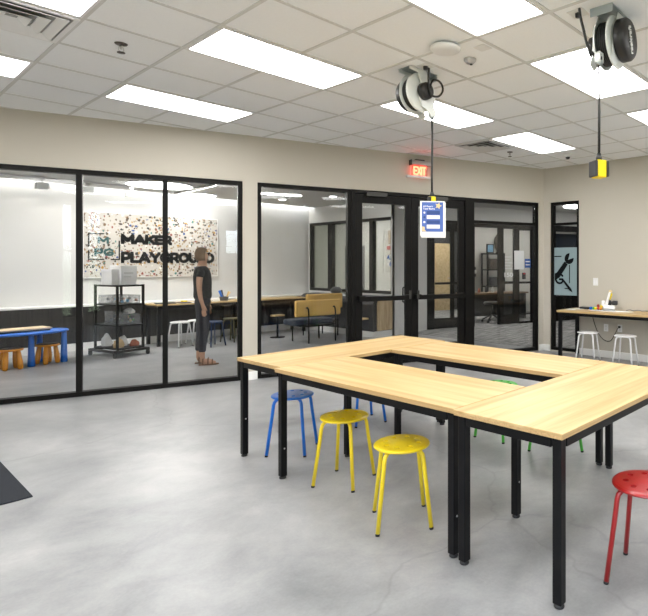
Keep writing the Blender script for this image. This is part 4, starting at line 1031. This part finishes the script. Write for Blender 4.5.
for n_, x, y, a, b_, h, m, lab, cat in its:
    tag(MB().box(-a, a, -b_, b_, 0, h).build(n_, M[m], loc=(x, y, TZ), rotz=.3*math.sin(x*9), bevel=.003), lab, cat)
t = thing('tool_caddy', 'dark caddy with blue and yellow tools sticking out', 'caddy', (5.0, 10.62, TZ))
MB().lathe([(0, 0), (.07, 0), (.085, .08), (.078, .08), (.06, .01), (0, .01)], n=20).build('cup', M['dkgrey'], t)
MB().tube([(-.02, 0, .02), (-.09, 0, .2)], .022).build('blue_tool', M['bluep'], t); MB().tube([(.0, .02, .02), (-.03, .04, .21)], .016).build('dark_tool', M['dkgrey'], t)
MB().tube([(.02, 0, .02), (.12, 0, .17)], .016).build('yellow_tool', M['pcream'], t); MB().tube([(.02, -.03, .02), (.07, -.04, .18)], .012).build('yellow_tool', M['yelfab'], t)

# mustard benches
def sofa(x, y, w_, top, label, rz=0):
    t = thing('bench_seat', label, 'bench', (x, y, 0), rz, 'mustard backed benches')
    MB().box(-w_/2, w_/2, .0, .085, top-.30, top).build('backrest', M['yelfab'], t, bevel=.025, seg=3)
    MB().box(-w_/2-.02, w_/2-.1, .12, .50, .32, .43).build('seat', M['navyfab'], t, bevel=.03, seg=3)
    for sx in (-w_/2+.2, w_/2-.16):
        MB().tube([(sx, .0, top-.14), (sx, -.03, top-.13), (sx+.01, -.045, top-.16), (sx+.02, -.045, top-.24), (sx+.02, -.045, .0)], .013).build('rear_leg', M['black'], t)
        MB().tube([(sx-.05, .46, .33), (sx-.05, .46, .0)], .013).build('front_leg', M['black'], t)
    MB().box(-w_/2+.18, w_/2-.12, -.052, .12, .30, .33).box(-w_/2+.13, w_/2-.18, .12, .48, .30, .32).build('seat_rail', M['black'], t)
    return t
sofa(5.88, 8.74, .90, .79, 'mustard backed bench, the nearer of the two', R(-6))
sofa(6.42, 9.33, .78, .86, 'mustard backed bench, the farther of the two', R(-6))
# black banquette along the glazing, with oak end panel
t = thing('banquette', 'long black banquette under the office glazing with oak end panel', 'bench', (6.86, 8.36, 0))
prof = [(0, .12), (.485, .12), (.485, .80), (.16, .80), (.09, .785), (.03, .74), (0, .66)]
MB().prism(prof, .03, 2.6, axis='y').build('backrest', M['blkfab'], t, bevel=.01)
MB().prism([(.10, .13), (.485, .13), (.485, .765), (.19, .765), (.13, .74), (.10, .68)], .0, .03, axis='y').build('end_panel', M['panelwood'], t, label='oak veneered end panel')
MB().box(.02, .485, .01, 2.6, 0, .12).build('plinth', M['white'], t, label='white plinth')
def side_table(x, y, z, label, w_=.2):
    t = thing('side_table', label, 'table', (x, y, 0))
    MB().box(-w_, w_, -w_*.7, w_*.7, z-.03, z).build('tabletop', M['oak'], t, bevel=.004)
    MB().tube([(0, 0, 0), (0, 0, z-.03)], .02).build('stem', M['black'], t)
    MB().lathe([(0, 0), (.14, 0), (.14, .012), (0, .014)], n=28).build('base', M['black'], t)
side_table(6.30, 8.15, .45, 'small oak topped side table behind the left door leaf', .17)
side_table(5.74, 9.95, .45, 'small oak topped side table left of the mustard benches', .11)
t = thing('bowl', 'dark round bowl on the ledge of the office glazing', 'bowl', (7.12, 9.95, .801))
MB().lathe([(0, 0), (.07, 0), (.12, .05), (.13, .10), (.08, .15), (0, .17)], n=24).build('bowl', M['dkgrey'], t)

# ------------------------------------------------------------------ walking person
def skin_mesh(name, verts, edges, radii, m, parent, sub=2, rootv=0):
    me = bpy.data.meshes.new(name); me.from_pydata([Vector(v) for v in verts], edges, []); me.update()
    o = bpy.data.objects.new(name, me); C.objects.link(o)
    sk = o.modifiers.new('skin', 'SKIN'); sk.use_smooth_shade = True
    layer = me.skin_vertices[0] if me.skin_vertices else None
    if layer is None:
        bm = bmesh.new(); bm.from_mesh(me); bm.verts.layers.skin.verify(); bm.to_mesh(me); bm.free(); layer = me.skin_vertices[0]
    for i, r_ in enumerate(radii):
        layer.data[i].radius = r_ if isinstance(r_, tuple) else (r_, r_)
        layer.data[i].use_root = (i == rootv)
    sb = o.modifiers.new('sub', 'SUBSURF'); sb.levels = sub; sb.render_levels = sub
    bpy.context.view_layer.update()
    dg = bpy.context.evaluated_depsgraph_get()
    nm = bpy.data.meshes.new_from_object(o.evaluated_get(dg)); nm.name = name
    bpy.data.objects.remove(o)
    nm.materials.clear(); nm.materials.append(m)
    for p in nm.polygons: p.use_smooth = True
    ob = bpy.data.objects.new(name, nm); C.objects.link(ob); ob.parent = parent
    return ob
# local x = walking direction, y = left side of the body, z up
pr = thing('person', 'walking person in black T-shirt, dark cropped trousers and brown sandals', 'person', (3.52, 8.13, 0), R(-27))
V = [(0, 0, .95), (0, 0, 1.08), (.0, 0, 1.22), (-.005, 0, 1.36), (-.01, 0, 1.43), (.0, 0, 1.49), (.012, 0, 1.56), (.015, 0, 1.63)]
Rr = [(.095, .125), (.085, .115), (.095, .125), (.10, .145), (.06, .08), (.048, .05), (.075, .07), (.066, .06)]
E_ = [(i, i+1) for i in range(7)]
def addc(start, pts, rad):
    p = start
    for q, r_ in zip(pts, rad): V.append(q); Rr.append(r_); E_.append((p, len(V)-1)); p = len(V)-1
    return p
for s_ in (-1, 1):
    fx = .03*(-s_)
    addc(0, [(.0, .09*s_, .86), (fx*.5, .095*s_, .66), (fx*.9, .095*s_, .47), (fx*.6-.02, .09*s_, .30), (fx-.03, .085*s_, .09), (fx-.02, .085*s_, .045)], [.088, .075, .055, .052, .034, .034])
    k = len(V)-1
    addc(k, [(fx+.07, .088*s_, .032), (fx+.15, .09*s_, .022)], [(.034, .026), (.030, .018)])
    hx = -.015 if s_ < 0 else .03
    e = addc(3, [(-.01, .165*s_, 1.385), (-.03, .19*s_, 1.22), (-.03, .195*s_, 1.10), (hx, .195*s_, .97), (hx+.03, .195*s_, .865)], [.05, .043, .036, .031, .024])
    pw = (hx+.04, .192*s_, .82)
    addc(e, [pw], [(.030, .016)])
    k = len(V)-1
    for q, (dx, ln) in enumerate(((-.020, .075), (-.006, .085), (.008, .080), (.021, .064))):
        addc(k, [(pw[0]+dx, pw[1], pw[2]-.035), (pw[0]+dx+.003, pw[1]-.004*s_, pw[2]-.035-ln*.5), (pw[0]+dx+.012, pw[1]-.016*s_, pw[2]-.035-ln)], [.0095, .0085, .007])
    addc(k, [(pw[0]+.028, pw[1]-.012*s_, pw[2]-.002), (pw[0]+.038, pw[1]-.018*s_, pw[2]-.035)], [.0095, .008])
skin_mesh('body', V, E_, Rr, M['skin'], pr)
# face details
MB().lathe([(0, -.011), (.009, -.006), (.011, 0), (.006, .012), (0, .016)], (.092, 0, 1.585), n=12).build('nose', M['skin'], pr)
MB().lathe([(0, -.006), (.007, -.003), (.007, .003), (0, .006)], (.083, .026, 1.612), n=10).lathe([(0, -.006), (.007, -.003), (.007, .003), (0, .006)], (.083, -.026, 1.612), n=10).build('eyes', M['ink'], pr)
MB().lathe([(0, -.018), (.004, -.01), (.005, 0), (.004, .01), (0, .018)], (.084, 0, 1.556), n=10, axis='y').build('mouth', M['rust'], pr)
MB().lathe([(0, -.028), (.012, -.016), (.016, 0), (.013, .018), (0, .03)], (.008, .074, 1.595), n=12, sy=.5).lathe([(0, -.028), (.012, -.016), (.016, 0), (.013, .018), (0, .03)], (.008, -.074, 1.595), n=12, sy=.5).build('ears', M['skin'], pr)
# hair: cap and a shoulder-length fall
h = MB()
h.lathe([(0, .098), (.045, .090), (.076, .065), (.091, .025), (.094, -.02), (.088, -.06), (.07, -.10), (0, -.11)], (-.012, 0, 1.605), n=28, sy=.92)
for v in list(h.bm.verts):
    if v.co.x > .035 and v.co.z < 1.655: v.co.x = .035+(v.co.x-.035)*.1
h.build('hair', M['hair'], pr)
# T-shirt
V = [(0, 0, .90), (0, 0, 1.06), (.0, 0, 1.20), (-.005, 0, 1.35), (-.008, 0, 1.425)]
Rr = [(.150, .185), (.122, .155), (.136, .168), (.118, .160), (.075, .095)]
E_ = [(i, i+1) for i in range(4)]
for s_ in (-1, 1): addc(3, [(-.01, .165*s_, 1.375), (-.025, .188*s_, 1.25)], [.062, .056])
skin_mesh('t_shirt', V, E_, Rr, M['tee'], pr)
V = [(0, 0, .93), (0, 0, 1.02)]; Rr = [(.128, .158), (.118, .148)]; E_ = [(0, 1)]
for s_ in (-1, 1):
    fx = .03*(-s_)
    addc(0, [(.0, .09*s_, .84), (fx*.5, .095*s_, .66), (fx*.9, .095*s_, .47), (fx*.6-.02, .09*s_, .32), (fx-.03, .085*s_, .17)], [.104, .087, .068, .064, .052])
skin_mesh('trousers', V, E_, Rr, M['jeans'], pr)
for s_ in (-1, 1):
    fx = .03*(-s_)
    s2 = MB().prism([(fx-.075, .085*s_-.036), (fx+.05, .085*s_-.044), (fx+.15, .085*s_-.04), (fx+.185, .088*s_-.01), (fx+.18, .088*s_+.025), (fx+.13, .085*s_+.044), (fx+.03, .085*s_+.04), (fx-.075, .085*s_+.036)], 0, .016)
    for xx, hh in ((.10, .062), (.045, .082), (-.02, .10)):
        s2.tube([(fx+xx, .085*s_+.045*math.cos(a), .012+hh*math.sin(a)) for a in [PI*k/8 for k in range(9)]], .008, 8)
    s2.build('sandal', M['leather'], pr)

# ------------------------------------------------------------------ light
w = bpy.data.worlds.new('daylight'); bpy.context.scene.world = w; w.use_nodes = True
nt = w.node_tree; bg = nt.nodes['Background']
tc = nt.nodes.new('ShaderNodeTexCoord'); sp = nt.nodes.new('ShaderNodeSeparateXYZ'); rp = nt.nodes.new('ShaderNodeValToRGB')
e = rp.color_ramp.elements
e[0].position = 0; e[0].color = (.14, .17, .12, 1); e[1].position = 1; e[1].color = (.55, .72, 1, 1)
k = e.new(.49); k.color = (.20, .26, .17, 1); k = e.new(.53); k.color = (.80, .90, 1, 1)
mr = nt.nodes.new('ShaderNodeMapRange'); mr.inputs['From Min'].default_value = -1
nt.links.new(tc.outputs['Generated'], sp.inputs[0]); nt.links.new(sp.outputs['Z'], mr.inputs['Value']); nt.links.new(mr.outputs[0], rp.inputs[0]); nt.links.new(rp.outputs[0], bg.inputs[0])
bg.inputs[1].default_value = 13
def portal(loc, rot, sx, sy):
    l = bpy.data.lights.new('window_portal', 'AREA'); l.shape = 'RECTANGLE'; l.size = sx; l.size_y = sy; l.cycles.is_portal = True
    o = bpy.data.objects.new('window_portal', l); C.objects.link(o); o.location = loc; o.rotation_euler = rot
for a, c in LWN: portal((XL-.14, (a+c)/2, 1.55), (R(90), 0, R(-90)), c-a, 2.6)
portal((.55, YB-.14, 2.125), (R(90), 0, R(0)), .4, .75)

# ------------------------------------------------------------------ camera
cam = bpy.data.cameras.new('camera'); co = bpy.data.objects.new('camera', cam); C.objects.link(co)
cam.sensor_width = 36; cam.sensor_fit = 'HORIZONTAL'; cam.lens = 537.06*36/648
cam.shift_x = (324-489.27)/648; cam.shift_y = (264.73-308)/648
cam.clip_start = .05; cam.clip_end = 200
co.location = (0, 0, 1.4449); co.rotation_euler = (PI/2, 0, -.8988)
sc = bpy.context.scene
sc.camera = co
vs = sc.view_settings
vs.view_transform = 'Standard'; vs.look = 'None'; vs.gamma = 1; vs.use_curve_mapping = False; vs.exposure = .52
sc.cycles.max_bounces = 10; sc.cycles.diffuse_bounces = 5; sc.cycles.glossy_bounces = 4; sc.cycles.transparent_max_bounces = 24
sc.cycles.sample_clamp_indirect = 6; sc.cycles.caustics_reflective = False; sc.cycles.caustics_refractive = False
